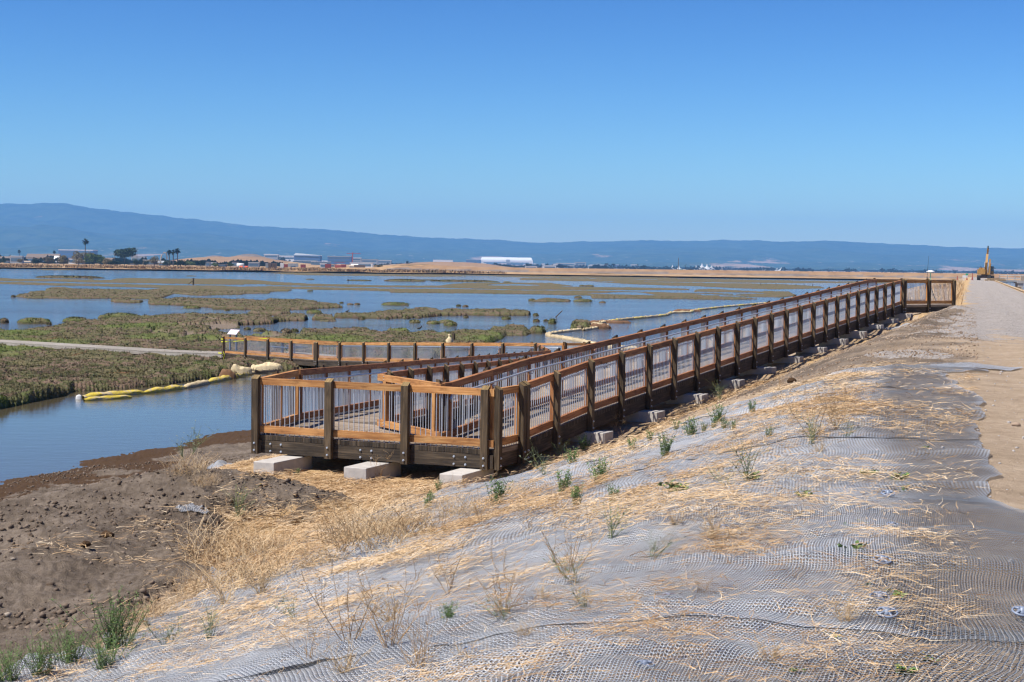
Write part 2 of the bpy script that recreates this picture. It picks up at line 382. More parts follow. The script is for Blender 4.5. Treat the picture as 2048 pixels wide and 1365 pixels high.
Fq = gridfaces(*X.shape); kf = keep.reshape(-1)[Fq].all(1)
Vt = np.stack([X, Y, Z], -1).reshape(-1, 3)
tag(link('ground', npmesh('ground', Vt, Fq[kf], M['soil'], smooth=True, attrs={'zone': zone})), 'levee bank of tan and brown bare soil', None, None, 'structure')

# coarser surroundings of the same bank, a hand's breadth lower where the two overlap
gs, gw = np.meshgrid(np.arange(-70, 60, .8), np.arange(-22, 34, .4)); gx, gy = xy(gs, gw); gz = H(gx, gy) - .06
zz = np.zeros(gx.shape + (4,)); zz[..., 1] = soilw(gx, gy, gs, gw, *rampt(gx, gy)) * (gw > 4)
tag(link('bank_ground', npmesh('bank_ground', np.stack([gx, gy, gz], -1).reshape(-1, 3), gridfaces(*gx.shape), M['soil'], smooth=True, attrs={'zone': zz.reshape(-1, 4)})), 'bare soil bank around and behind the viewpoint', None, None, 'structure')

# water
mw, nt, b = mat('marsh_water'); B = NB(nt); P = B.pos()
b.inputs['Base Color'].default_value = (.085, .070, .042, 1); b.inputs['Roughness'].default_value = .06; b.inputs['IOR'].default_value = 1.33; b.inputs['Specular IOR Level'].default_value = .5
calm = B.n('ShaderNodeSeparateXYZ', ins={0: P}).outputs[1]
k = B.mr(calm, 60, 130, .10, .6)
h1 = B.noise(B.map(P, (.9, 1.7, 1)), 1.0, 3, .6); h2 = B.noise(B.map(P, (5, 9, 1)), 1.0, 3, .6); patch = B.noise(B.map(P, (.012, .05, 1)), 1.0, 3, .6)
hsum = B.math('ADD', B.math('MULTIPLY', h1, .7), B.math('MULTIPLY', h2, .3))
st = B.math('MULTIPLY', B.math('MULTIPLY', k, B.mr(patch, .35, .6, .45, 1.0)), .5)
B.link(B.n('ShaderNodeBump', ins={'Height': hsum, 'Strength': st, 'Distance': .35}).outputs[0], b.inputs['Normal'])
wv = [(-900, -120, 0), (1500, -120, 0), (1500, 2600, 0), (-900, 2600, 0)]
tag(link('water', npmesh('water', wv, [[0, 1, 2, 3]], mw)), 'blue shallow water of the salt marsh', None, None, 'structure')
# ------------------------------------------------------------ timber ramps, platforms and railings
ZP = 4.083; DK = 1.045            # rail top over water at the front platform; deck below rail top
def lerp(a, b, t): return a + (b - a) * t
def zmain(t):
    if t < 1.2: return ZP
    if t < 4.68: return lerp(ZP, 4.327, (t - 1.2) / 3.48)
    return min(4.327 + .0405 * (t - 4.68), ZP + .0405 * (41.7 + 1.35))
U2 = Vector((sin(rad(9.2)), cos(rad(9.2)), 0)); V2 = Vector((-U2.y, U2.x, 0))
LC = C0 + V * 4.70
def z2(k): return ZP if k < 2.5 else ZP - .0413 * (k - 2.5)
ZUP = zmain(50)
bolt_me = None
def bolt(parent, p, out):
    global bolt_me
    if bolt_me is None:
        b = MB(); b.tube([(0, 0, 0), (0, 0, .010)], .020, 10); b.tube([(0, 0, .010), (0, 0, .024)], .013, 6); bolt_me = b.mesh('bolt', M['steel'])
    o = link('bolt', bolt_me, parent, p); o.rotation_euler = Vector(out).to_track_quat('Z', 'Y').to_euler(); return o
def post(parent, p, zt, out, along, down=1.385, bolts=True, h=.06):
    """dark outer post: p on the outer face line"""
    b = MB(); out = out.normalized(); c = p - out * .05; w, d = .135, .10
    ex, ey = along * (w / 2), out * (d / 2); z0 = zt - down
    ring = [c - ex - ey, c + ex - ey, c + ex + ey, c - ex + ey]
    if (ring[1] - ring[0]).cross(ring[2] - ring[1]).z < 0: ring = ring[::-1]
    lo = [Vector((q.x, q.y, z0)) for q in ring]
    hi = [Vector((q.x, q.y, zt + (h if (q - c).dot(out) < 0 else -.005))) for q in ring]
    b.box8(lo + hi); b.mi[-1] = 1
    o = b.build('post', [M['dark'], M['cap']], parent)
    if bolts:
        for dz in (down - .07, down - .2): bolt(o, Vector((p.x, p.y, zt - dz)), out)
    return o
def rail(parent, A, B, zA, zB, out, ts=None, n=None, hand=False, down=1.385, endstud=(1, 1), bolts=True, ext=(0, 0), near=True, zf=None, cut=(0, 0)):
    """railing along the outer face line A-B; ts distances of the posts"""
    A = Vector((A.x, A.y, 0)); B = Vector((B.x, B.y, 0)); L = (B - A).length; al = (B - A) / L; out = Vector((out.x, out.y, 0)).normalized()
    zt = zf or (lambda t: lerp(zA, zB, t / L))
    if ts is None: ts = [L * i / n for i in range(n + 1)]
    ri = -out * .145; mr_ = M['cedar'] if near else M['rail']
    P = lambda t, z, off=ri: Vector((A.x + al.x * t, A.y + al.y * t, z)) + off
    for t in ts: post(parent, P(t, 0, Vector()), zt(t), out, al, down, bolts)
    st = sorted(set([-ext[0]] + list(ts) + [L + ext[1]]))
    st = [a for i, a in enumerate(st) if i == 0 or a - st[i - 1] > .12]
    for t in ts:
        if cut[0] and t < .01 or cut[1] and t > L - .01: continue
        b = MB(); b.beam(P(t, zt(t) - .872), P(t, zt(t) - .118), .086, .086, out, up=al); b.build('stud', M['cedar'] if near else M['rail'], parent)
    for a, c in zip(st[:-1], st[1:]):
        b = MB(); b.beam(P(a + .002, zt(a) - .058), P(c - .002, zt(c) - .058), .09, .12, out); b.build('top_rail', mr_, parent)
        b = MB(); b.beam(P(a + .002, zt(a) - .935), P(c - .002, zt(c) - .935), .09, .125, out); b.build('bottom_rail', M['cedar'] if near else M['rail'], parent)
        nb = max(2, round((c - a) / .1)); b = MB()
        if c - a < .3: continue
        for i in range(nb):
            t = lerp(a, c, (i + .5) / nb)
            if min(abs(t - q) for q in ts) < .05: continue
            z = zt(t); q = P(t, 0); b.tube([(q.x, q.y, z - DK + .0), (q.x, q.y, z - .115)], .0085, 5, cap=False)
        b.smooth = True; b.build('baluster_panel', M['steel'], parent)
    if hand:
        h0, h1 = (hand if isinstance(hand, tuple) else (0.0, L)); off = -out * .27
        pts = [P(h0 + .0, zt(h0) - .34, off), P(h0 - .07, zt(h0) - .28, off), P(h0, zt(h0) - .215, off)]
        k = 12
        for i in range(1, k): t = lerp(h0, h1, i / k); pts.append(P(t, zt(t) - .215, off))
        pts += [P(h1, zt(h1) - .215, off)]
        b = MB(); b.smooth = True; b.tube(pts, .021, 8); hr = b.build('handrail', M['steel'], parent)
        for t in ts:
            if not (h0 + .1 < t < h1): continue
            b = MB(); b.tube([P(t, zt(t) - .30, -out * .19), P(t, zt(t) - .30, -out * .26), P(t, zt(t) - .235, off)], .009, 5); b.tube([P(t, zt(t) - .30, -out * .186), P(t, zt(t) - .30, -out * .196)], .035, 8); b.build('bracket', M['steel'], hr)
def planks(parent, quads, name='deck', m='deck', th=.085, w=.142, gap=.009):
    """quads: (P00,P10,P11,P01) with z; boards run P00->P10, laid side by side towards P01"""
    b = MB()
    for (a, c, d, e) in quads:
        L = ((e - a).length + (d - c).length) / 2; n = max(1, round(L / (w + gap))); g = gap / L / 2
        for i in range(n):
            f0, f1 = i / n + g, (i + 1) / n - g; q = [a.lerp(e, f0), a.lerp(e, f1), c.lerp(d, f0), c.lerp(d, f1)]
            dz = Vector((0, 0, random.uniform(-.003, .003))); tz = Vector((0, 0, -th))
            P = [q[0] + tz + dz, q[1] + tz + dz, q[1] + dz, q[0] + dz, q[2] + tz + dz, q[3] + tz + dz, q[3] + dz, q[2] + dz]
            if (P[4] - P[0]).cross(P[1] - P[0]).z > 0: P = [P[i] for i in (1, 0, 3, 2, 5, 4, 7, 6)]
            b.box8(P); b.mi[-1] = b.mi[-2] = 1
    return b.build(name, [M[m], M['beam'] if m == 'deck' else M[m]], parent)
def fascia(parent, A, B, za, zb, out, h=.24, inset=.11):
    out = out.normalized(); b = MB(); o = -out * (inset + .045)
    b.beam(Vector((A.x, A.y, za - 1.13 - h / 2 - .003)) + o, Vector((B.x, B.y, zb - 1.13 - h / 2 - .003)) + o, .09, h, out); return b.build('side_beam', M['beam'], parent)
Z3 = lambda p, z: Vector((p.x, p.y, z))

# --- points
RO = lambda t: C0 - V * .262 + U * t              # outer face line, right side
E1 = at(882, 762, 4.14); E1.z = 0; E2 = at(755, 749, ZP); E2.z = 0
tE1 = rampt(E1.x, E1.y)[0]; vE1 = rampt(E1.x, E1.y)[1]
LI = lambda t: C0 + V * (vE1 + .19) + U * t       # outer face line of the long ramp, left side
TR = 41.7; 
# --- front platform
pf = empty('landing_platform', (C0.x, C0.y, 2.7), 'timber platform with orange cedar rails at the foot of the long ramp', 'platform')
CR = C0 - V * .262 - U * .0
rail(pf, C0 - V * .22, C0 + V * 4.70, ZP, ZP, -U, ts=[.22, 1.758, 3.296, 4.834], ext=(.0, .02))
# right side short stretch: two posts then the joint
rail(pf, RO(0), RO(1.26), ZP, ZP, -V, ts=[.14, 1.2], ext=(-.05, -.04), cut=(0, 0))
# left side
rail(pf, LC, LC + U2 * 2.45, ZP, ZP, V2, ts=[.16, 1.3, 2.38], ext=(-.05, 0))
# closed end between the two ramps
e12 = (E2 - E1); nrm = Vector((e12.y, -e12.x, 0)).normalized(); nrm = nrm if nrm.y < 0 else -nrm
EN = e12.normalized()
def flatrail(parent):
    a, c = E1 - EN * .0, E2 + EN * .0; al = EN; inn = -nrm
    P = lambda t, z, o=0.0: Vector((a.x + al.x * t, a.y + al.y * t, z)) + inn * (.045 + o); L = e12.length
    for z, h in ((ZP - .058, .12), (ZP - .935, .125)):
        b = MB(); b.beam(P(0, z), P(L, z), .09, h, inn); o = b.build('top_rail' if z > 3.6 else 'bottom_rail', M['cedar'], parent)
        for t in (.12, .25 * 1.6, L - .28):
            if t != .25 * 1.6:
                for dz in (-.03, .03): bolt(o, P(t, z + dz, -.046), nrm).scale = (.55,) * 3
    for t in (.30, L - .3):
        b = MB(); b.beam(P(t, ZP - .872), P(t, ZP - .118), .13, .09, al, up=inn); b.build('stud', M['cedar'], parent)
        p = P(t, 0, .15); post(parent, Vector((p.x, p.y, 0)) + inn * .0, ZP + .0, inn, al, 1.385)
    b = MB(); nb = 12
    for i in range(nb):
        t = (i + .5) / nb * L
        if abs(t - .3) > .08 and abs(t - L + .3) > .08: q = P(t, 0); b.tube([(q.x, q.y, ZP - DK), (q.x, q.y, ZP - .115)], .0085, 5, cap=False)
    b.smooth = True; b.build('baluster_panel', M['steel'], parent)
flatrail(pf)
zd = ZP - DK
fA, fB = C0 - V * .15, C0 + V * 4.60                  # front edge just behind the rail face
ins = .105
front0, front1 = fA + U * ins, fB + U * ins
JR = RO(1.25) + V * .1                                # joint right
# deck: boards run away from the front edge
JL = LC + U2 * 2.45 - V2 * .1
q1 = [Z3(front0 + V * .0, zd), Z3(JR + U * 0, zd), Z3(JL, zd), Z3(front1, zd)]
planks(pf, [(q1[0], q1[1], q1[2], q1[3])], w=.163)
q2 = [Z3(JR, zd), Z3(JL, zd), Z3(E2 + U2 * .3 - V2 * -.1, zd), Z3(E1 + U * .1, zd)]
planks(pf, [(Z3(JR, zd), Z3(JL, zd), Z3(LC + U2 * 3.2 - V2 * .1, zd - .004), Z3(RO(2.2) + V * .1, zd - .004))], w=.15)
f = fascia(pf, C0 - V * .20, C0 + V * 4.60, ZP, ZP, -U)
for tx in (541, 562, 721, 743, 908, 931):
    p = at(tx, 900 + (tx - 541) * .07, 0) ; p.z = 0
    # point on the fascia face along the front line
    d = ray(tx, 905); n_ = Vector((U.x, U.y, 0)); q0 = C0 + U * .109
    tt = (q0.x * n_.x + q0.y * n_.y) / (d.x * n_.x + d.y * n_.y); pp = Vector((d.x * tt, d.y * tt, 0))
    for dz in (1.20, 1.33): bolt(f, Vector((pp.x, pp.y, ZP - dz)), -U)
fascia(pf, RO(.05), RO(1.3), ZP, ZP, -V); fascia(pf, LC, LC + U2 * 2.4, ZP, ZP, V2)
b = MB()
for k in (1.0, 2.2):
    a, c = C0 + U * k + V * .1, C0 + U * k + V * (4.4 - k * .2); b.beam(Z3(a, 2.86), Z3(c, 2.86), .1, .2, U)
b.build('joist', M['beam'], pf)

# --- long ramp
lr = empty('access_ramp', (RO(20).x, RO(20).y, 3.3), 'long timber ramp rising from the front platform to the gravel levee road', 'ramp')
ts = [1.36] + [2.85 + 1.826 * i for i in range(21)] + [TR - .05]
rail(lr, RO(0), RO(TR), 0, 0, -V, ts=ts, ext=(-1.30, 0), hand=(1.5, TR - .3), zf=zmain, near=False)
TL = 43.3
ts = [tE1 + .45 + 1.826 * i for i in range(23)]; ts = [t - tE1 for t in ts if t < TL]
rail(lr, LI(tE1), LI(TL), 0, 0, V, ts=ts, ext=(0, 0), hand=(.3, TL - tE1 - .2), zf=lambda k: zmain(k + tE1), near=False)
qs = []
st = [1.3, 4.68, TR]
for a, c in zip(st[:-1], st[1:]):
    qs.append((Z3(RO(a) + V * .1, zmain(a) - DK), Z3(LI(a) - V * .1, zmain(a) - DK), Z3(LI(c) - V * .1, zmain(c) - DK), Z3(RO(c) + V * .1, zmain(c) - DK)))
planks(lr, qs)
for a, c in zip(st[:-1], st[1:]):
    n = max(1, round((c - a) / 5.5))
    for i in range(n):
        x0, x1 = lerp(a, c, i / n), lerp(a, c, (i + 1) / n); e = .004
        fascia(lr, RO(x0 + e), RO(x1 - e), zmain(x0), zmain(x1), -V); 
        if x0 > tE1: fascia(lr, LI(x0 + e), LI(x1 - e), zmain(x0), zmain(x1), V)
# --- return ramp
K0 = 2.5; K1 = 39.4
LO = lambda k: LC + U2 * k
kE2 = (E2 - LC).dot(U2); oE2 = -(E2 - LC).dot(V2)
RI = lambda k: LC + U2 * k - V2 * (oE2 + .19)
rr = empty('return_ramp', (LO(20).x, LO(20).y, 1.5), 'narrow timber ramp descending from the front platform towards the marsh, inside the long ramp', 'ramp')
ts = [K0 + .1 + 1.83 * i for i in range(21)]; ts = [k for k in ts if k < K1]
rail(rr, LO(0), LO(K1), 0, 0, V2, ts=ts, ext=(-K0, 0), hand=(K0 + .3, K1 - .2), zf=z2, near=False)
ts = [kE2 + .45 + 1.83 * i for i in range(21)]; ts = [k - kE2 for k in ts if k < K1]
rail(rr, RI(kE2), RI(K1), 0, 0, -V2, ts=ts, hand=(.3, K1 - kE2 - .2), zf=lambda k: z2(k + kE2), near=False)
planks(rr, [(Z3(RI(a) + V2 * .1, z2(a) - DK), Z3(LO(a) - V2 * .1, z2(a) - DK), Z3(LO(c) - V2 * .1, z2(c) - DK), Z3(RI(c) + V2 * .1, z2(c) - DK)) for a, c in ((3.2, K1),)])
for i in range(7):
    x0, x1 = lerp(K0, K1, i / 7) + .004, lerp(K0, K1, (i + 1) / 7) - .004
    fascia(rr, LO(x0), LO(x1), z2(x0), z2(x1), V2)
    if x0 > 3.5: fascia(rr, RI(x0), RI(x1), z2(x0), z2(x1), -V2)
def pile(parent, q, z0, z1, a, c, w=.2):
    b = MB(); b.beam(Vector((q.x, q.y, z0)), Vector((q.x, q.y, z1)), w, w, a, up=c); b.build('support_pile', M['beam'], parent)
for i in range(8):
    k = 6 + 4.7 * i
    for q in (LO(k) - V2 * .3, RI(k) + V2 * .3):
        g = float(H(np.array([q.x]), np.array([q.y]))[0]); pile(rr, q, g - .4, z2(k) - 1.37, U2, V2)
    b = MB(); b.beam(Z3(LO(k) - V2 * .15, z2(k) - 1.31), Z3(RI(k) + V2 * .15, z2(k) - 1.31), .14, .12, U2); b.build('cross_beam', M['beam'], rr)
# --- lower landing joining the return ramp and the walkway
ZL = z2(K1)
WN = at(1069, 688, ZL); WN.z = 0; WR = at(1108, 686, ZL); WR.z = 0
WM = at(632, 686, 1.62); WM.z = 0
WD = (WM - WN).normalized(); WP = Vector((-WD.y, WD.x, 0)); WP = WP if WP.y > 0 else -WP   # WP to the far side
WW = 1.9
ll = empty('lower_landing', (WN.x + 1, WN.y - 2, .6), 'timber landing where the return ramp meets the marsh walkway', 'platform')
a0, a1 = LO(K1), RI(K1)
far0 = WN + WP * WW; far1 = Vector((a1.x + .9, far0.y + .4, 0))
rail(ll, a0, WN, ZL, ZL, Vector((-1, -.1, 0)), n=3, near=False, down=1.385)
rail(ll, far0, far1, ZL, ZL, WP + Vector((.2, 0, 0)), n=2)
rail(ll, far1, a1, ZL, ZL, Vector((1, 0, 0)), n=3, near=False)
b = MB(); zl = ZL - DK
ring = [(a0.x, a0.y), (a1.x, a1.y), (far1.x, far1.y), (far0.x, far0.y), (WN.x, WN.y)]
b.prism(ring, zl - .085, zl); b.build('deck', M['deck'], ll)
for x, y in ring: pile(ll, Vector((x * .97 + WN.x * .03 + .2, y - .1, 0)), -.9, zl - .1, Vector((1, 0, 0)), Vector((0, 1, 0)))
# --- walkway ramp then level part
ZW = 1.62
Lw = (WM - WN).length
wr = empty('walkway_ramp', (WM.x, WM.y, .3), 'gently sloping timber walkway behind the ramps, orange cedar rails above the marsh edge', 'walkway')
n8 = 8
rail(wr, WN, WM, ZL, ZW, -WP, n=n8, hand=(.3, Lw - .3), down=1.30)
rail(wr, WN + WP * WW, WM + WP * WW, ZL, ZW, WP, n=n8, hand=(.3, Lw - .3), down=1.30)
planks(wr, [(Z3(WN + WP * .1, ZL - DK), Z3(WN + WP * (WW - .1), ZL - DK), Z3(WM + WP * (WW - .1), ZW - DK), Z3(WM + WP * .1, ZW - DK))], w=.2)
for i in range(4):
    p0, p1 = WN.lerp(WM, i / 4), WN.lerp(WM, (i + 1) / 4); za, zb = lerp(ZL, ZW, i / 4), lerp(ZL, ZW, (i + 1) / 4)
    fascia(wr, p0, p1, za, zb, -WP); fascia(wr, p0 + WP * WW, p1 + WP * WW, za, zb, WP)
for i in range(9):
    p = WN.lerp(WM, i / 8); z = lerp(ZL, ZW, i / 8)
    for o in (.35, WW - .35): pile(wr, p + WP * o, -1, z - 1.2, WD, WP)
WE = at(445, 674, ZW); WE.z = 0
WD2 = (WE - WM).normalized(); WP2 = Vector((-WD2.y, WD2.x, 0)); WP2 = WP2 if WP2.y > 0 else -WP2
wl = empty('walkway_landing', (WE.x, WE.y, .3), 'level end of the cedar railed walkway where the grey boardwalk starts', 'walkway')
rail(wl, WM + WD2 * .14, WE, ZW, ZW, -WP2, n=4, down=1.30)
rail(wl, WM + WP2 * WW + WD2 * .1, WE + WP2 * WW - WD2 * .0, ZW, ZW, WP2, n=4, down=1.30)
planks(wl, [(Z3(WM + WP2 * .1, ZW - DK), Z3(WM + WP2 * (WW - .1), ZW - DK), Z3(WE + WP2 * (WW - .1), ZW - DK), Z3(WE + WP2 * .1, ZW - DK))], w=.2)
for i in range(2):
    p0, p1 = WM.lerp(WE, i / 2), WM.lerp(WE, (i + 1) / 2); fascia(wl, p0, p1, ZW, ZW, -WP2)
for i in range(5):
    p = WM.lerp(WE, i / 4)
    for o in (.35, WW - .35): pile(wl, p + WP2 * o, -1, ZW - 1.2, WD, WP)
# --- upper landing at the road
ul = empty('upper_landing', (RO(TR).x, RO(TR).y, 4.4), 'timber landing with cedar railing joining the top of the long ramp to the gravel road', 'platform')
TA = RO(TR); fd = Vector((sin(rad(47)), cos(rad(47)), 0)); fn = Vector((fd.y, -fd.x, 0)); 
def on_dir(px, p0, d):     # point of the plan line p0+d*t seen at column px
    r = ray(px, 560); tt = (p0.x * r.y - p0.y * r.x) / (d.y * r.x - d.x * r.y); return p0 + d * tt
TB = on_dir(1911, TA, fd); Lf = (TB - TA).length
rail(ul, TA, TB, ZUP, ZUP, fn, ts=[.12, Lf / 2, Lf], down=1.385, ext=(0, 0))
TC = LI(TL); TD_ = on_dir(1852, TC, Vector((sin(rad(52)), cos(rad(52)), 0)))
rail(ul, TC, TD_, ZUP, ZUP, -fn, n=2)
b = MB(); zu = ZUP - DK
b.prism([(TA.x - V.x * -.1, TA.y + V.y * .1), (TB.x, TB.y + .12), (TD_.x + .6, TD_.y), (TD_.x, TD_.y), (TC.x, TC.y), (LI(TR).x, LI(TR).y)], zu - .085, zu + .002); b.build('deck', M['deck'], ul)
fascia(ul, TA, TB, ZUP, ZUP, fn); b = MB()
b.beam(Z3(TB - fn * .1 + fd * .08, zu - .15), Z3(TB - fn * 1.6 + fd * .08, zu - .15), .09, .3, fd); b.build('side_beam', M['beam'], ul)

# --- concrete footings
def footing(p, rz, sx, sy, ztop, h, label, group):
    b = MB(); b.box((0, 0, h / 2), sx, sy, h, 0)
    me = b.mesh('footing_block', M['concrete']); o = link('footing_block', me, None, (p.x, p.y, ztop - h)); o.rotation_euler.z = rz
    bv = o.modifiers.new('b', 'BEVEL'); bv.width = .012; bv.segments = 2
    return tag(o, label, 'concrete block', group)
for (x0, x1, yt, nm) in ((505.5, 549, 923.5, 'leftmost'), (686, 734, 934.5, 'middle'), (877.5, 926, 948, 'rightmost')):
    a = at(x0, yt, 2.685); c = at(x1, yt + 2.5, 2.685); mid_ = (a + c) / 2; wd = (a - c).length
    o = footing(mid_ + U * .65, YAW * -1, wd, 1.3, 2.685, .30, 'pale concrete block under the front platform edge, %s of the three' % nm, 'concrete blocks under the front platform')
FT = [4.7 + 3.36 * k for k in range(12)]
ordn = ['first', 'second', 'third', 'fourth', 'fifth', 'sixth', 'seventh', 'eighth', 'ninth', 'tenth', 'eleventh', 'twelfth']
for k, t in enumerate(FT):
    p = RO(t); z = zmain(t) - 1.385
    o = footing(p + V * .12, -YAW + rad(90), .52, .9, z, .30, 'grey concrete block under the long ramp, %s from the front platform' % ordn[k], 'concrete blocks beside the long ramp')
for t in FT:
    b = MB(); b.beam(Z3(RO(t) + V * .2, zmain(t) - 1.36), Z3(LI(t) - V * .2, zmain(t) - 1.36), .14, .18, U); b.build('cross_beam', M['beam'], lr)
# ------------------------------------------------------------ marsh islands, banks and mud
MP = [  # outlines in picture coordinates, standing on the water plane
 [(-300,515),(-300,533),(0,537.5),(62,538),(95,541),(140,540.5),(180,539.5),(240,541),(350,541),(440,541),(520,542.5),(533,545),(620,544.5),(700,545.5),(800,546),(905,547.5),(960,550),(1050,551),(1135,550.5),(1250,551.5),(1400,553),(1500,556.5),(1600,558.5),(1720,560),(1790,561),(1900,562),(2100,556),(2100,545),(1024,534)],
 [(533,546.5),(560,545.6),(620,546),(700,548),(800,549),(905,549.5),(980,549),(1060,551),(1050,556),(980,553),(860,554),(820,553),(700,552),(620,551),(590,550)],
 [(1040,551),(1100,552),(1200,553.5),(1300,555),(1400,557.5),(1500,560),(1600,562),(1700,563),(1790,564),(1790,568),(1640,566),(1600,567),(1500,566),(1420,565),(1310,564),(1240,562),(1190,557),(1130,556),(1050,555.5)],
 [(1040,557),(1120,556),(1190,558),(1250,562),(1300,564.5),(1420,567),(1500,567.5),(1560,569),(1640,573),(1650,577),(1570,579),(1540,579),(1460,576.5),(1400,573),(1330,571.5),(1270,569),(1200,565),(1120,562),(1040,560.5)],
 [(-40,556),(10,557),(30,558.5),(100,559),(220,561),(232,558),(260,556.5),(300,557.5),(350,558),(420,558),(500,560),(560,565),(574,566),(620,568),(700,570),(780,572),(880,572),(890,570),(940,566.5),(1050,566),(1100,566.5),(1137,571),(1150,573.5),(1250,575),(1376,578.5),(1378,580.5),(1250,580.6),(1050,580),(900,576.5),(880,576),(700,574.5),(600,571.8),(500,570),(420,569.5),(340,567.5),(220,566),(100,563.5),(-40,562)],
 [(-40,564.2),(60,565.6),(120,567.4),(200,568.6),(350,571.6),(450,572),(520,573),(600,574),(700,576.6),(800,578.2),(900,578.8),(1050,581.8),(1180,582),(1290,584.5),(1375,587),(1440,586.5),(1500,588),(1530,583),(1580,584),(1590,592),(1560,595.5),(1500,594),(1440,592),(1400,597),(1375,598.5),(1290,598),(1184,597),(1180,591.5),(1050,588.5),(920,587),(860,586),(780,585.5),(779,583),(700,580.5),(640,580),(582,577.5),(540,577),(450,579),(340,577),(200,573),(120,571.5),(-40,567.5)],
 [(32,594),(38,591),(56,588),(60,585),(90,583),(95,578),(105,575.5),(130,576),(155,579),(230,580),(300,580.5),(340,574),(450,574),(520,577),(579,579),(582,581),(578,583),(545,584),(535,588),(494,588),(480,590),(440,590.5),(400,592),(350,588),(320,597),(300,599),(250,597),(145,598),(60,597)],
 [(219,602),(235,597.5),(255,598.5),(262,602),(285,604),(280,606),(262,606.5),(225,605)],
 [(297,604),(300,600),(320,599),(335,601),(350,597),(420,598.5),(490,601),(520,604),(540,599.5),(600,602),(605,601.5),(637,605),(620,607),(675,610),(682,616),(640,617.5),(610,620),(560,621),(425,619),(430,616),(370,612),(350,611),(300,610)],
 [(498,628),(505,621),(525,621),(535,625),(560,624),(570,620),(580,630),(560,631.5),(520,631)],
 [(624,640),(630,635),(650,633.5),(668,637),(671,641),(650,641)],
 [(670,636),(672,632),(700,631),(740,630),(757,628),(790,625.5),(803,627),(812,623.5),(828,623),(828,620),(850,618.5),(868,622),(880,625),(905,621.5),(940,624),(960,622),(985,621),(1010,622),(1030,624),(1050,626),(1062,628),(1058,631.5),(990,632),(950,631),(890,631.5),(860,634),(800,637),(760,638),(700,636.5)],
 [(1387,584),(1392,580),(1420,578.5),(1500,583),(1560,585),(1552,586.5),(1500,585.5)],
 [(1380,599),(1380,594),(1420,593),(1480,596),(1520,599),(1460,600)],
 [(1060,604),(1077,600),(1095,597.5),(1110,599),(1140,601),(1138,604.5),(1090,604)],
 [(-620,668),(40,668),(75,664),(105,660),(115,655),(140,651),(180,647),(235,643),(245,640),(300,637),(350,635.5),(380,633),(440,633),(500,635),(540,633),(547,641),(560,637),(590,631),(616,638),(612,642),(560,643),(545,647),(520,649),(480,650),(482,657),(470,658),(440,660),(420,664),(440,670),(480,671),(545,669),(600,673),(600,668),(612,665),(650,665),(690,663),(700,664.5),(715,661),(735,662),(747,669),(760,669),(790,664),(805,662),(825,671),(840,668),(870,669),(880,672),(930,667),(975,670),(980,660),(1005,660),(1024,657),(1050,660),(1062,668),(1050,671.5),(1010,672),(1005,678),(990,686),(960,694),(915,704),(900,712),(830,720),(760,728),(700,735),(640,738),(560,742),(500,741),(452,751),(430,756),(340,770),(250,778),(150,784),(130,793),(80,803),(40,812),(0,820),(-120,838),(-620,838)],
 [(1141,656),(1150,647),(1165,645),(1180,650),(1182,657),(1160,660)],
]
MUDP = [(330,668),(380,650),(420,640),(450,647),(482,655),(470,658),(440,660),(420,664),(440,670),(480,671),(545,669),(600,673),(640,690),(560,690),(480,690),(430,694),(380,692),(340,684),(290,676),(300,660)]
mm, nt, b = mat('pickleweed'); B = NB(nt); P = B.pos(); A = B.attr('veg'); sp_ = B.n('ShaderNodeSeparateColor', ins={0: A.outputs['Color']})
n1 = B.noise(B.map(P, (.16, .09, .2)), 1.0, 5, .65); n2 = B.noise(P, .8, 5, .75); n3 = B.noise(P, 7, 3, .7)
f = B.math('ADD', B.math('MULTIPLY', n1, .55), B.math('MULTIPLY', n2, .45))
c = B.ramp(f, [(.36, (.060, .068, .026)), (.43, (.150, .140, .066)), (.475, (.235, .150, .115)), (.51, (.095, .105, .040)), (.56, (.205, .165, .092)), (.60, (.085, .088, .036)), (.66, (.26, .135, .075))])
c = B.mix(B.mr(n3, .35, .7, 0, .5), c, (.045, .045, .025))
c = B.mix(sp_.outputs[0], c, (.21, .165, .125))           # bare mud
c = B.mix(B.math('MULTIPLY', sp_.outputs[1], B.mr(n2, .35, .6, .35, 1.0)), c, (.120, .160, .040))   # fresh green patches
c = B.mix(B.mr(sp_.outputs[2], 0, 1), c, (.045, .032, .02))   # darker bank foot
B.link(c, b.inputs['Base Color']); b.inputs['Roughness'].default_value = .95; b.inputs['Specular IOR Level'].default_value = .1
B.link(B.bump(B.math('ADD', n3, n2), 1.0, .15), b.inputs['Normal'])
M['veg'] = mm
def marsh_patch(X, Y, px, py, mask):
    hmp = .42 * (.45 + .9 * fbm(X * .5, Y * .35, 41, 3)) + .22 * (fbm(X * 1.7, Y * 1.7, 42, 3) - .4)
    dd = np.hypot(X, Y); hmp = hmp * np.interp(dd, [60, 200, 400, 900], [.62, .72, .32, .36])
    hmp = hmp + np.interp(dd, [60, 150, 260], [.26, .20, 0]) * (1 - np.abs(2 * vn(X * .8, Y * .5, 44) - 1)) ** 1.5
    return hmp
rows = np.concatenate([np.arange(536.5, 612, .36), np.arange(612, 700, .45), np.arange(700, 838, .55)])
cols = np.arange(-600, 2210, 2.1)
off = rows - 532.0          # distance rings: offset below the horizon at the picture centre
dist = CZ * F / off
az = (cols - 1024) / F
X = dist[:, None] * az[None, :]; Y = np.repeat(dist[:, None], len(cols), 1)
X = X + (vn(X * 3, Y * 1, 3) - .5) * .0
px, py = topx(X, Y, 0 * X)
sc_ = np.interp(Y, [60, 200, 900], [1, .7, .45])
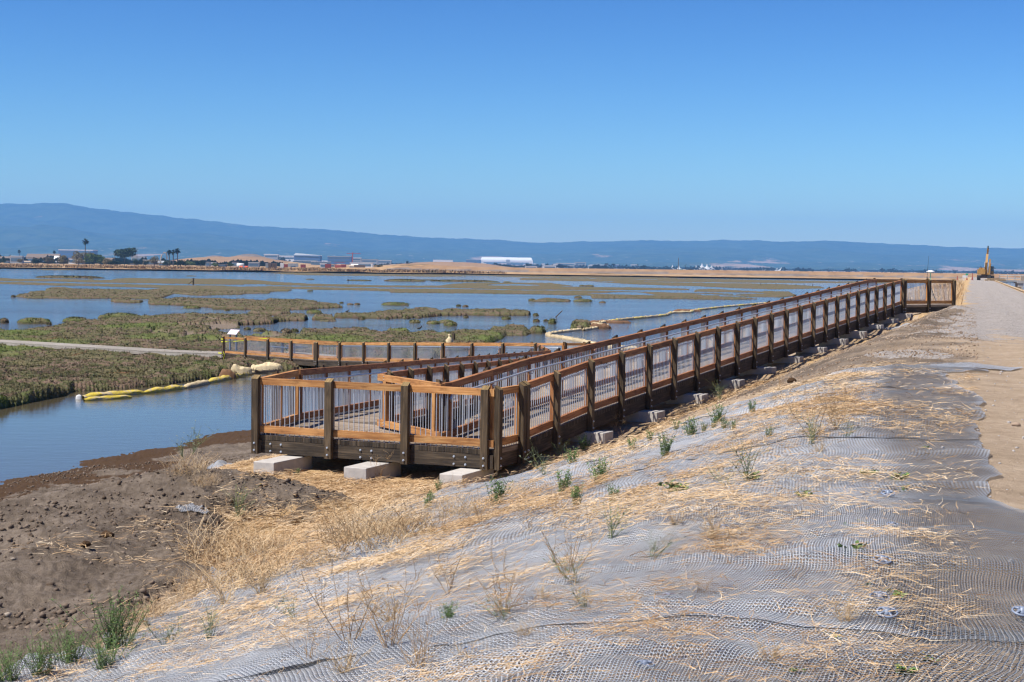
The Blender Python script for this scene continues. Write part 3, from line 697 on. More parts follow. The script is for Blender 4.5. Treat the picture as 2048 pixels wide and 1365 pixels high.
jx = px + (fbm(X * .35, Y * .12, 51, 4) - .5) * 15 * sc_; jy = py + (fbm(X * .3 + 9, Y * .10, 52, 4) - .5) * 3.0 * sc_ ** .7 * np.where(py < 600, .45, 1)
mask = np.zeros(X.shape, bool)
for pl in MP: mask |= inpoly(jx, jy, pl)
# breaks of open water inside the far bands
mask &= ~((fbm(X * .03, Y * .012, 55, 3) > .73) & (py < 592))
hh = marsh_patch(X, Y, px, py, mask)
mud = inpoly(jx + (fbm(X * .5, Y * .2, 57, 3) - .5) * 60, jy + (fbm(X * .4, Y * .2, 58, 3) - .5) * 14, MUDP) & (fbm(X * .35, Y * .2, 59, 3) < .60)
gr = (sstep(.55, .68, fbm(X * .12, Y * .08, 60, 4)) * .9 * (py > 655)) 
gr = np.maximum(gr, ((py > 672) & (py < 706) & (px < 990)) * sstep(.45, .58, fbm(X * .15, Y * .1, 61, 3)) * .8)
hh = np.where(mud, .05 + .04 * fbm(X, Y, 62, 2), hh)
hh = np.where(py < 549, np.minimum(hh, .6) + .0, hh)
mi_ = mask.copy()
core = mask.copy(); core[1:-1, 1:-1] = mask[1:-1, 1:-1] & mask[:-2, 1:-1] & mask[2:, 1:-1] & mask[1:-1, :-2] & mask[1:-1, 2:]
er = mask.copy(); lev_ = np.zeros(X.shape)
for _ in range(5):
    lev_ += er; e2 = er.copy(); e2[1:-1, 1:-1] = er[1:-1, 1:-1] & er[:-2, 1:-1] & er[2:, 1:-1] & er[1:-1, :-2] & er[1:-1, 2:]; er = e2
fall = np.interp(lev_, [0, 1, 2, 3, 4, 5], [0, .22, .45, .68, .86, 1.0]); fall = np.where(Y < 150, fall, np.where(core, 1, .8))
Zm = np.where(mask, hh * fall, -.12)
# banks below the boardwalk and next to the water are coloured darker at the foot
grow = mask.copy(); grow[1:-1, 1:-1] |= mask[:-2, 1:-1] | mask[2:, 1:-1] | mask[1:-1, :-2] | mask[1:-1, 2:] | mask[:-2, :-2] | mask[2:, 2:] | mask[:-2, 2:] | mask[2:, :-2]
X2 = X + (vn(X * 2.3, Y * 2.3, 71) - .5) * Y * .0006; Y2 = Y + 0
Fq = gridfaces(*X.shape); g = grow.reshape(-1); kf = g[Fq].all(1) & mask.reshape(-1)[Fq].any(1)
Fk = Fq[kf]; used = np.unique(Fk); rem = -np.ones(X.size, np.int64); rem[used] = np.arange(len(used))
Vm = np.stack([X2, Y2, Zm], -1).reshape(-1, 3)[used]; veg = np.stack([mud * 1.0, gr * 1.0, (~mask) * 1.0, 0 * X], -1).reshape(-1, 4)[used]
tag(link('marsh_ground', npmesh('marsh_ground', Vm, rem[Fk], M['veg'], smooth=False, attrs={'veg': veg})), 'salt marsh islands of green and rust pickleweed standing in blue water', None, None, 'structure')

# leafy sprigs over the nearer marsh
sel = core & (~mud) & (Y < 330)
ii = np.argwhere(sel.reshape(-1)).ravel()
Nsp = 60000
dens = np.interp(Y.reshape(-1)[ii], [60, 110, 330], [1.5, 1.0, .5]); pr = dens / dens.sum()
pick = RNG.choice(ii, Nsp, p=pr)
def sprigs(x, y, z, h, w, lean=.35, n=3):
    N = len(x); V_ = []; F_ = []
    base = np.zeros((N, n, 3, 3)); 
    for k in range(n):
        a = RNG.uniform(0, 2 * pi, N); ln = RNG.uniform(0, lean, N) * h; hh_ = h * RNG.uniform(.6, 1.1, N); ww = w * RNG.uniform(.6, 1.2, N); a2 = RNG.uniform(0, 2 * pi, N)
        ox = RNG.uniform(-1, 1, N) * w * 1.5; oy = RNG.uniform(-1, 1, N) * w * 1.5
        base[:, k, 0] = np.stack([x + ox - np.cos(a) * ww, y + oy - np.sin(a) * ww, z], -1)
        base[:, k, 1] = np.stack([x + ox + np.cos(a) * ww, y + oy + np.sin(a) * ww, z], -1)
        base[:, k, 2] = np.stack([x + ox + np.cos(a2) * ln, y + oy + np.sin(a2) * ln, z + hh_], -1)
    V_ = base.reshape(-1, 3); F_ = np.arange(len(V_)).reshape(-1, 3); return V_, F_
xs = X2.reshape(-1)[pick] + RNG.uniform(-.5, .5, Nsp) * Y.reshape(-1)[pick] * .0012; ys = Y.reshape(-1)[pick] + RNG.uniform(-.5, .5, Nsp) * Y.reshape(-1)[pick] * .006
hs = np.interp(ys, [60, 330], [.13, .22]) * RNG.uniform(.6, 1.4, Nsp); 
Vs, Fs = sprigs(xs, ys, Zm.reshape(-1)[pick] - .06, hs, np.interp(ys, [60, 330], [.03, .10]))
gg = np.repeat(np.stack([0 * xs, gr.reshape(-1)[pick], 0 * xs, 0 * xs], -1), 9, 0)
tag(link('marsh_plants', npmesh('marsh_plants', Vs, Fs, M['veg'], attrs={'veg': gg})), 'low green and reddish pickleweed covering the marsh islands', None, None, 'stuff')

# single round hummocks standing in the water
HM = [(-4,16,636,646,'a'),(26,100,636,647,'l'),(91,102,645,650,'s'),(120,174,634,644,'m'),(191,279,626,638,'l'),(21,30,590,594.5,'s'),(364,399,611.5,617,'m'),(448,459,619,622,'s'),
 (610,642,619,627,'m'),(639,671,641,643,'x'),(679,687,604,607,'s'),(693,706,607,610,'s'),(708,720,606,610,'s'),(762,818,604.5,611,'l'),(912,922,609,613,'s'),(925,937,610,614,'s'),
 (715,730,633,639,'s'),(770,780,634,639,'s'),(805,821,631.5,637.5,'s'),(829,842,632,637,'s'),(876,890,621,626,'s'),(926,937,631,636,'s'),(1002,1021,632.5,639,'m'),(818,840,639,646,'m'),(853,880,641,648,'m'),(876,907,640,646,'m'),(886,915,643.5,652,'m'),
 (1057,1071,597.5,602.5,'s'),(1149,1184,598,604,'m'),(1199,1211,602.5,606,'s'),(1150,1164,592,596.5,'s'),(1066,1077,626.5,632,'s'),(1066,1079,638.5,644,'s'),(1087,1096,640,643,'s'),(1096,1114,637.5,647,'m'),(1059,1094,652,666,'m'),(1139,1182,644,659,'l'),
 (487,501,656,660,'s'),(502,532,656,663,'b'),(560,583,657,667,'b'),(580,597,657,664,'s'),(78,183,551.8,556.5,'f'),(175,186,557.6,559,'s'),(614,626,557.5,559.5,'f'),(700,735,559.6,562,'f'),(781,836,558.8,563.3,'f'),(842,873,559.3,561.2,'f'),(883,970,560.2,564,'f'),(972,994,562.6,565,'f'),(1008,1020,563,565.5,'f'),(614,626,580,583,'s'),(374,388,551.4,553,'f'),(1160,1168,570,573,'s'),(1170,1186,570,573.5,'s')]
def nearest_words(i): return ''
hum_col = {}
def hummock(x0, x1, yt, yb, kd):
    a = at(x0, yb, 0); c_ = at(x1, yb, 0); c0 = (a + c_) / 2; w = (c_ - a).length / 2; h = max(.25, (yb - yt) / F * c0.y * 1.0); 
    depth = min(w, max(1.2, w * .55)) if kd != 'f' else min(w * .5, 6)
    c0.y += depth * .7; nr, ns = 9, 30; n = nr * ns
    rr = np.linspace(0, 1, nr)[1:]; th = np.linspace(0, 2 * pi, ns, endpoint=False); R_, T_ = np.meshgrid(rr, th, indexing='ij')
    ed = 1 + .22 * (vn(np.cos(T_) * 2 + c0.x, np.sin(T_) * 2 + c0.y, 5) - .5) * 2
    x = c0.x + w * R_ * np.cos(T_) * ed; y = c0.y + depth * R_ * np.sin(T_) * ed
    pr_ = np.clip(1 - R_ ** 3.2, 0, 1) ** .6; z = h * pr_ * (.72 + .6 * (fbm(x * 1.1, y * 1.1, 9, 3) - .2)) - .05
    z[-1] = -.15; top = np.array([[c0.x, c0.y, h]])
    V_ = np.concatenate([top, np.stack([x, y, z], -1).reshape(-1, 3)]); F3 = []
    for k in range(ns):
        F3.append((0, 1 + k, 1 + (k + 1) % ns))
        for r in range(nr - 2):
            p_, q_ = 1 + r * ns + k, 1 + r * ns + (k + 1) % ns; F3 += [(p_, p_ + ns, q_ + ns), (p_, q_ + ns, q_)]
    m_ = max(60, int(w * 60)); m_ = min(m_, 500); rr_ = np.sqrt(RNG.uniform(0, .96, m_)); tt = RNG.uniform(0, 2 * pi, m_)
    sx = c0.x + w * rr_ * np.cos(tt); sy = c0.y + depth * rr_ * np.sin(tt); sz = h * np.clip(1 - rr_ ** 3.2, 0, 1) ** .6 * .85 - .05
    sV, sF = sprigs(sx, sy, sz, np.full(m_, min(.3, h * .35)), np.full(m_, max(.04, w * .02)), .5, 3)
    vv = np.zeros((len(V_) + len(sV), 4)); vv[:len(V_), 2] = np.concatenate([[0], np.repeat((rr > .97) * 1.0, ns)])
    if kd in 'bx': vv[:, 0] = .25
    vv[:, 1] = .5 if kd in 'ml' else .1
    V_ -= np.array([[c0.x, c0.y, 0]]); sV -= np.array([[c0.x, c0.y, 0]])
    return link('pickleweed_hummock', npmesh('pickleweed_hummock', np.concatenate([V_, sV]), np.concatenate([np.array(F3), sF + len(V_)]), M['veg'], attrs={'veg': vv}), None, (c0.x, c0.y, 0))
rowsn = [(0, 560, 'the farthest water'), (560, 600, 'the far channel'), (600, 622, 'the middle channel'), (622, 655, 'the broad water'), (655, 700, 'water near the walkway')]
szn = {'a': 'small green', 'l': 'long green', 's': 'small round', 'm': 'rounded green', 'b': 'greyish brown twiggy', 'f': 'thin flat', 'x': 'low brown'}
groups = {}
for q in HM: groups.setdefault((max(i for i, r in enumerate(rowsn) if q[3] > r[0] - .01 or i == 0), q[4]), []).append(q)
ORD = ['leftmost', 'second', 'third', 'fourth', 'fifth', 'sixth', 'seventh', 'eighth', 'ninth', 'tenth', 'eleventh', 'twelfth', 'thirteenth', 'fourteenth', 'fifteenth', 'sixteenth']
for (ri_, kd), qs_ in groups.items():
    qs_.sort()
    for i, q in enumerate(qs_):
        pos_ = '' if len(qs_) == 1 else (', leftmost such there' if i == 0 else ', %s such from the left' % ORD[i])
        tag(hummock(*q), '%s hummock in %s%s' % (szn[kd], rowsn[ri_][2], pos_), 'marsh hummock', 'pickleweed hummocks standing in the water')
# ------------------------------------------------------------ far plain, levee, landfill and hills
def hor(px): return 518 + .0135 * px
def dirx(px): r = ray(px, hor(px)); return r.x / r.y
dist = np.concatenate([np.arange(1000, 1300, 4.0), np.geomspace(1300, 15000, 230)])
colp = np.arange(-500, 2600, 5.0); AX = np.array([dirx(p) for p in colp])
X = dist[:, None] * AX[None, :]; Y = np.repeat(dist[:, None], len(colp), 1); PXg = np.repeat(colp[None, :], len(dist), 0)
ridge_d = np.interp(PXg, [-500, 820, 1000, 1700, 1900, 2600], [1130, 1130, 1120, 1110, 1090, 1090])
lev = 3.4 * sstep(22, 5, np.abs(Y - ridge_d)) * sstep(760, 900, PXg)
Z = .9 + .8 * sstep(1000, 1100, Y) + lev + (fbm(X * .05, Y * .05, 80, 3) - .4) * .8 * (PXg < 1000)
def bumpx(px, d, rx, rd, h): return h * np.exp(-np.abs((PXg - px) / rx) ** 3 - ((Y - d) / rd) ** 2)
Z += bumpx(455, 2500, 125, 300, 12.5) + bumpx(500, 2520, 28, 90, 5.5) + bumpx(430, 2520, 14, 60, 2.5) + bumpx(900, 2600, 110, 300, 9.5) + bumpx(640, 2700, 150, 300, 3)
Z += bumpx(835, 1180, 75, 40, 4.6) + bumpx(720, 1150, 80, 30, 1.6)
mp, nt, b = mat('far_land'); B = NB(nt); P = B.pos(); A = B.attr('zone'); sp_ = B.n('ShaderNodeSeparateColor', ins={0: A.outputs['Color']})
n1 = B.noise(B.map(P, (.02, .006, .02)), 1.0, 5, .65); n2 = B.noise(B.map(P, (.12, .05, .1)), 1.0, 4, .65)
c = B.ramp(B.math('ADD', B.math('MULTIPLY', n1, .5), B.math('MULTIPLY', n2, .5)), [(.38, (.14, .10, .055)), (.48, (.33, .21, .11)), (.58, (.46, .30, .16)), (.68, (.16, .15, .07))])
c = B.mix(sp_.outputs[0], c, B.ramp(n2, [(.3, (.24, .145, .08)), (.7, (.34, .22, .125))]))
c = B.mix(sp_.outputs[1], c, B.ramp(n2, [(.3, (.13, .11, .10)), (.7, (.22, .19, .17))]))
B.link(c, b.inputs['Base Color']); b.inputs['Roughness'].default_value = 1; b.inputs['Specular IOR Level'].default_value = .05
hillz = np.maximum(np.exp(-((PXg - 455) / 125) ** 4 - ((Y - 2450) / 350) ** 2), np.exp(-((PXg - 900) / 110) ** 4 - ((Y - 2600) / 350) ** 2)) > .4
zr = np.where((lev > .4) | hillz, 1.0, 0.0); zg = np.where((bumpx(500, 2520, 28, 90, 1) > .35) | (bumpx(430, 2520, 14, 60, 1) > .3), 1.0, 0.0)
zg = np.maximum(zg, ((lev > .05) & (lev < 1.2) & (Y < ridge_d)) * .9)
Fq = gridfaces(*X.shape); kf = (X.reshape(-1)[Fq] < np.where(Y.reshape(-1)[Fq] < 2600, 1e9, 1e9)).all(1)
tag(link('plain', npmesh('plain', np.stack([X, Y, Z], -1).reshape(-1, 3), Fq, mp, smooth=True, attrs={'zone': np.stack([zr, zg, 0 * zr, 0 * zr], -1).reshape(-1, 4)})), 'flat land and dry grass levee beyond the marsh', None, None, 'structure')

RID = [(-500, 400), (0, 407), (60, 408), (85, 405), (130, 406), (160, 412), (230, 422), (330, 432), (400, 440), (450, 446), (510, 452), (600, 457), (650, 458), (700, 463), (760, 468), (850, 474), (930, 477), (1000, 480), (1060, 484), (1120, 485), (1160, 483), (1300, 480), (1350, 482), (1440, 480), (1510, 481), (1560, 484), (1650, 482), (1740, 486), (1780, 488), (1850, 490), (1900, 494), (1970, 495), (2048, 497), (2600, 505)]
dist = np.concatenate([np.linspace(8800, 17200, 190), np.linspace(17300, 18600, 6)])
colp = np.arange(-500, 2600, 3.0); AX = np.array([dirx(p) for p in colp])
X = dist[:, None] * AX[None, :]; Y = np.repeat(dist[:, None], len(colp), 1); PXg = np.repeat(colp[None, :], len(dist), 0)
rh = (hor(PXg) - np.interp(PXg, [p[0] for p in RID], [p[1] for p in RID])) / F * 16500
u = (Y - 8800) / (16500 - 8800); 
n = fbm(X * .0007, Y * .0007, 90, 5, .55); rg = 1 - np.abs(2 * fbm(X * .0009 + 5, Y * .0006, 95, 4) - 1)
prof = np.clip(u, 0, 1) ** 1.5
Z = rh * prof * (1 - .38 * (1 - rg) * sstep(1.0, .7, u)) + rh * .22 * (n - .5) * np.clip(u * 3, 0, 1) * sstep(1.02, .85, u) * 2
Z = np.minimum(Z, rh * np.clip(Y / 16500, 0, 1) * .985 + 3 * 0)
crest = sstep(.93, 1.0, u); Z = Z * (1 - crest) + crest * (rh + (fbm(X * .004, Y * 0, 97, 3) - .5) * 16 + (fbm(X * .02, Y * 0, 98, 2) - .5) * 14)
Z = np.where(u > 1.08, Z - (u - 1.08) * 3000, Z)
Z = Z + 2 - 10 * (u < .004)
mhill, nt, b = mat('forest_hill'); B = NB(nt); P = B.pos()
n1 = B.noise(B.map(P, (.0011, .0004, .006)), 1.0, 6, .66); n2 = B.noise(B.map(P, (.006, .006, .006)), 1.0, 4, .7)
hz = B.n('ShaderNodeSeparateXYZ', ins={0: P}).outputs
low = B.mr(hz[2], 20, 150, 1.0, 0.0)
forest = B.ramp(n2, [(.35, (.020, .040, .022)), (.65, (.060, .085, .045))])
grass = (.55, .34, .22)
g = B.mr(B.math('ADD', n1, B.math('MULTIPLY', low, .10)), .66, .70)
c = B.mix(B.math('MULTIPLY', g, .55), forest, grass)
town = B.mr(B.noise(B.map(P, (.02, .012, .02)), 1.0, 2, .5), .66, .72)
c = B.mix(B.math('MULTIPLY', town, B.math('MULTIPLY', low, .55)), c, (.6, .55, .5))
B.link(c, b.inputs['Base Color']); b.inputs['Roughness'].default_value = 1; b.inputs['Specular IOR Level'].default_value = 0
tag(link('hills', npmesh('hills', np.stack([X, Y, Z], -1).reshape(-1, 3), gridfaces(*X.shape), mhill, smooth=True)), 'long blue forested mountain ridge beyond the bay', None, None, 'structure')

# ------------------------------------------------------------ trees, palms, woods
def leafmat(name, a, c_):
    m, nt, b = mat(name); B = NB(nt); n = B.noise(B.pos(), .9, 3, .6); r = B.math('ADD', B.math('MULTIPLY', n, .7), B.math('MULTIPLY', B.rnd(), .3))
    B.link(B.ramp(r, [(.3, a), (.7, c_)]), b.inputs['Base Color']); b.inputs['Roughness'].default_value = .9; b.inputs['Specular IOR Level'].default_value = .1; return m
M['leaf'] = leafmat('leaf_green', (.045, .075, .018), (.13, .17, .045)); M['leafd'] = leafmat('leaf_dark', (.018, .030, .016), (.055, .075, .032)); M['leafo'] = leafmat('leaf_olive', (.10, .085, .035), (.22, .18, .09)); M['bark'] = simple('bark', (.11, .085, .06), .95)
def crown(rx, ry, rz, n, leaf, zc, lumps=9, flat=.0, seed=0):
    R = np.random.default_rng(seed); L = R.normal(size=(lumps, 3)); L /= np.linalg.norm(L, axis=1)[:, None]; L *= R.uniform(.35, .85, (lumps, 1)); L[:, 2] = L[:, 2] * .8
    rr = R.uniform(.32, .5, lumps); k = R.integers(0, lumps, n); d = R.normal(size=(n, 3)); d /= np.linalg.norm(d, axis=1)[:, None]
    p = L[k] + d * (rr[k] * R.uniform(.7, 1.05, n))[:, None]; p *= np.array([rx, ry, rz]); p[:, 2] = np.maximum(p[:, 2], -rz * (1 - flat)) + zc
    a = R.normal(size=(n, 3)); a /= np.linalg.norm(a, axis=1)[:, None]; b_ = np.cross(a, R.normal(size=(n, 3))); b_ /= np.linalg.norm(b_, axis=1)[:, None]
    s_ = leaf * R.uniform(.6, 1.4, (n, 1)); V_ = np.stack([p - a * s_ * .6, p + a * s_ * .6 , p + b_ * s_], 1).reshape(-1, 3); return V_, np.arange(n * 3).reshape(-1, 3)
PLAINZ = 1.6
TREES = 'trees beyond the marsh'
def tree(px, ytop, wpx, d, kind, label, seed):
    g = atd(px, hor(px), d); z0 = PLAINZ; h = CZ - z0 + (hor(px) - ytop) / F * d; w = wpx / F * d / 2 * 1.45
    t = empty('tree', (g.x, g.y, z0), label, 'tree', TREES)
    mk = {'g': 'leaf', 'd': 'leafd', 'o': 'leafo', 'u': 'leafd'}[kind]
    rz = h * (.33 if kind == 'u' else .46); zc = h - rz
    V_, F_ = crown(w, w, rz, int(700 + 60 * w), max(.45, w * .10), z0 + zc, seed=seed, flat=.35 if kind == 'u' else .15); V_[:, 0] += g.x; V_[:, 1] += g.y
    link('crown', npmesh('crown', V_, F_, M[mk]), t)
    b = MB(); b.tube([(g.x, g.y, z0 - .5), (g.x + .2, g.y, z0 + zc * .6), (g.x - .3, g.y, z0 + zc)], .35, 7, r2=.2)
    for a in range(4): b.tube([(g.x, g.y, z0 + zc * .5), (g.x + cos(a * 1.6) * w * .5, g.y + sin(a * 1.6) * w * .5, z0 + zc + rz * .1)], .16, 5, r2=.06)
    b.build('trunk', M['bark'], t)
def palm(px, ytop, d, cpx, label, seed):
    g = atd(px, hor(px), d); z0 = PLAINZ; h = CZ - z0 + (hor(px) - ytop) / F * d; r = cpx / F * d / 2 * 1.45; R = random.Random(seed)
    t = empty('palm_tree', (g.x, g.y, z0), label, 'palm tree', 'palm trees beyond the marsh')
    lean = R.uniform(-.03, .03) * h
    b = MB(); b.tube([(g.x, g.y, z0 - .5), (g.x + lean * .4, g.y, z0 + h * .5), (g.x + lean, g.y, z0 + h - r)], .55, 8, r2=.36); b.build('trunk', M['bark'], t)
    b = MB(); c = Vector((g.x + lean, g.y, z0 + h - r))
    for i in range(46):
        a = R.uniform(0, 2 * pi); e = R.uniform(-1.25, 1.3); dv = Vector((cos(a) * cos(e), sin(a) * cos(e), sin(e))); sdv = dv.cross(Vector((0, 0, 1))).normalized()
        L = r * R.uniform(.8, 1.1); p1 = c + dv * L * .6; p2 = c + dv * L + Vector((0, 0, -.25 * L)); w = r * .2
        b.poly([c, p1 - sdv * w, p2, p1 + sdv * w])
    b.build('crown', M['leafd'], t)
for a in [(170, 474, 1600, 11, 'tall lone palm rising above the bushy green trees'), (339, 497, 1500, 9, 'left palm of the three beside the dark bushes'), (346.5, 497, 1500, 9, 'middle palm of the three beside the dark bushes'), (355.5, 493.5, 1500, 10, 'tallest palm of the three beside the dark bushes'), (39, 498, 2600, 6, 'small far palm above the leftmost low houses'), (109, 499.5, 2400, 6, 'small far palm left of the tall lone palm')]: palm(*a, seed=int(a[0]))
TL_ = [(249, 494, 38, 1550, 'u', 'broad dark flat-topped tree standing alone'), (165, 500, 28, 1620, 'o', 'olive bushy tree under the tall lone palm'), (189, 503, 32, 1500, 'g', 'bright green bushy tree right of the tall palm'),
 (71, 513, 18, 1350, 'd', 'small dark round tree before the low houses'), (96, 513, 16, 1400, 'o', 'bare greyish tree among the low houses'), (127, 509, 18, 1400, 'o', 'tall thin grey tree left of the bushy green tree'), (157, 514, 14, 1300, 'o', 'grey leafless bush below the bushy green tree'), (212, 513, 18, 1300, 'o', 'grey bush left of the flat-topped tree'), (228, 520, 16, 1250, 'd', 'dark bush under the flat-topped tree'), (272, 517, 12, 1400, 'd', 'small dark tree right of the flat-topped tree'), (309, 513, 18, 1400, 'o', 'olive tree left of the three palms'), (334, 519, 16, 1300, 'd', 'dark round bush before the three palms'), (361, 519, 20, 1250, 'd', 'purple dark bush right of the three palms'), (378, 520, 14, 1400, 'g', 'green bush right of the three palms'), (401, 516, 20, 1450, 'd', 'dark green tree before the bare landfill slope'), (431, 523, 12, 1400, 'g', 'small green tree left of the white tank'), (461, 524, 10, 1400, 'g', 'small green bush beside the white tank'),
 (759, 527, 13, 1200, 'd', 'dark bush on the golden mound'), (817, 520.5, 9, 2500, 'd', 'round dark tree on the far tan hill'), (1380, 538, 5, 1130, 'd', 'small dark bush on the dry levee by the pole'), (8, 515, 14, 1600, 'd', 'dark bush at the leftmost houses'), (42, 516, 12, 1600, 'o', 'brown tree between the leftmost sheds'), (291, 518, 12, 1500, 'd', 'low dark bush left of the excavator arm'), (563, 512, 12, 3200, 'd', 'dark tree beside the glass office blocks')]
for i, a in enumerate(TL_): tree(*a, seed=100 + i)
# far-off woods as one mass, and dry scrub along the far shore
R = np.random.default_rng(5); parts_v = []; parts_f = []; off_ = 0
for i in range(1120):
    px = R.uniform(-250, 2300) if i < 900 else R.uniform(-250, 560); d = R.uniform(3200, 8200) if px < 1350 else R.uniform(4200, 8800); d = d if i < 900 else R.uniform(1650, 3200); g = dirx(px) * d; h = R.uniform(6, 13) * (1.25 if px < 230 else 1) * (1 if i < 900 else .62); w = R.uniform(8, 30) * (1 if i < 900 else .6)
    n = 26; a = R.uniform(0, 2 * pi, n); rr = np.sqrt(R.uniform(0, 1, n)); zz = R.uniform(.1, 1, n) * h * (1 - .5 * rr ** 2); cx = g + w * rr * np.cos(a); cy = d + w * rr * np.sin(a); s_ = R.uniform(1.6, 3.6, n)
    V_ = np.stack([np.stack([cx - s_, cy, zz], -1), np.stack([cx + s_, cy + s_ * .5, zz], -1), np.stack([cx + R.uniform(-1, 1, n), cy, zz + s_ * 1.2], -1)], 1).reshape(-1, 3); V_[:, 2] += .5
    V_[:, 2] *= 1.0
    parts_v.append(V_); parts_f.append(np.arange(len(V_)).reshape(-1, 3) + off_); off_ += len(V_)
tag(link('far_woods', npmesh('far_woods', np.concatenate(parts_v), np.concatenate(parts_f), M['leafd'])), 'distant dark woods at the foot of the blue hills', None, None, 'stuff')
m, nt, b = mat('dry_scrub'); B = NB(nt); n = B.noise(B.map(B.pos(), (.05, .05, .1)), 1, 4, .7); B.link(B.ramp(n, [(.35, (.10, .085, .045)), (.5, (.34, .21, .10)), (.65, (.18, .13, .07))]), b.inputs['Base Color']); b.inputs['Roughness'].default_value = 1; M['scrub'] = m
N = 16000; px = R.uniform(-200, 1010, N); px = np.where(R.uniform(0, 1, N) < .5, px, R.uniform(600, 960, N)); d = R.uniform(1010, 1260, N); gx = np.interp(px, colp, AX) * d; h = R.uniform(.6, 2.0, N) * (.5 + fbm(px * .03, d * .01, 3, 3))
Vs, Fs = sprigs(gx, d, np.full(N, 1.1), h, R.uniform(.5, 1.2, N), .5, 2)
tag(link('dry_scrub', npmesh('dry_scrub', Vs, Fs, M['scrub'])), 'dry golden scrub along the far shore', None, None, 'stuff')

# ------------------------------------------------------------ far buildings and yards
def col(name, c, rough=.7): return simple(name, c, rough, 0, .12, .3)
M['white'] = col('white_paint', (.72, .72, .70)); M['glassb'] = simple('office_glass', (.10, .16, .22), .25, 0, .2, .2); M['greyp'] = col('grey_paint', (.32, .34, .35)); M['tanp'] = col('tan_paint', (.42, .33, .24)); M['brownp'] = col('brown_roof', (.16, .115, .085)); M['redp'] = col('red_paint', (.30, .06, .04)); M['orangep'] = col('orange_paint', (.75, .12, .03)); M['yellow'] = simple('machine_yellow', (.40, .22, .06), .6, 0, .4, 2.0); M['black'] = simple('black_rubber', (.03, .03, .03), .8); M['bluep'] = col('blue_paint', (.07, .14, .28))
def bldg(px0, px1, ytop, d, wall, roof, label, kind='flat', dep=.5, storeys=2, cat='building', name='building', group='buildings beyond the marsh', zb=PLAINZ):
    a = dirx(px0) * d; c = dirx(px1) * d; w = c - a; h = CZ - zb + (hor((px0 + px1) / 2) - ytop) / F * d; dp = max(6, w * dep); zb = zb - .3
    t = empty(name, ((a + c) / 2, d, zb), label, cat, group); cx = (a + c) / 2
    b = MB(); hw = h * (.62 if kind in ('gable', 'barrel') else .93); b.box((cx, d + dp / 2, zb + hw / 2), w, dp, hw); b.build('wall', M[wall], t)
    b = MB()
    if kind == 'gable':
        z0, z1 = zb + hw, zb + h; e = .4
        b.poly([(a - e, d - e, z0), (c + e, d - e, z0), (c + e, d + dp / 2, z1), (a - e, d + dp / 2, z1)]); b.poly([(c + e, d + dp + e, z0), (a - e, d + dp + e, z0), (a - e, d + dp / 2, z1), (c + e, d + dp / 2, z1)])
        b.poly([(a - e, d - e, z0), (a - e, d + dp / 2, z1), (a - e, d + dp + e, z0)]); b.poly([(c + e, d - e, z0), (c + e, d + dp + e, z0), (c + e, d + dp / 2, z1)])
    elif kind == 'barrel':
        z0 = zb + hw; n = 10
        P = [(d + dp / 2 - cos(pi * i / n) * dp / 2, z0 + sin(pi * i / n) * (h - hw)) for i in range(n + 1)]
        ins_ = w * .035
        for i in range(n): 
            i0, i1 = sin(pi * i / n) * ins_, sin(pi * (i + 1) / n) * ins_
            b.poly([(a + i0, P[i][0], P[i][1]), (c - i0, P[i][0], P[i][1]), (c - i1, P[i + 1][0], P[i + 1][1]), (a + i1, P[i + 1][0], P[i + 1][1])])
        b.poly([(a + sin(pi * i / n) * ins_, *P[i]) for i in range(n + 1)]); b.poly([(c - sin(pi * i / n) * ins_, *P[i]) for i in range(n, -1, -1)])
    elif kind == 'slant':
        z0 = zb + hw; b.poly([(a - 1, d - 1, z0), (c + 1, d - 1, z0 - h * .12), (c + 1, d + dp, z0 + h * .02), (a - 1, d + dp, zb + h * 1.15)]); b.poly([(a - 1, d + dp, zb + h * 1.15), (c + 1, d + dp, z0), (c + 1, d + dp, z0 - h * .3), (a - 1, d + dp, z0 - h * .3)])
    else: b.box((cx, d + dp / 2, zb + hw + h * .035), w + .6, dp + .6, h * .07)
    b.build('roof', M[roof], t)
    nw = max(2, min(9, int(w / 5))); nst = storeys
    for s_ in range(nst):
        zc = zb + hw * (s_ + .55) / nst
        b = MB(); b.box((cx, d - .08, zc), w * .86, .2, hw / nst * .42)
        b.build('window_band', M['glassb'], t)
    return t
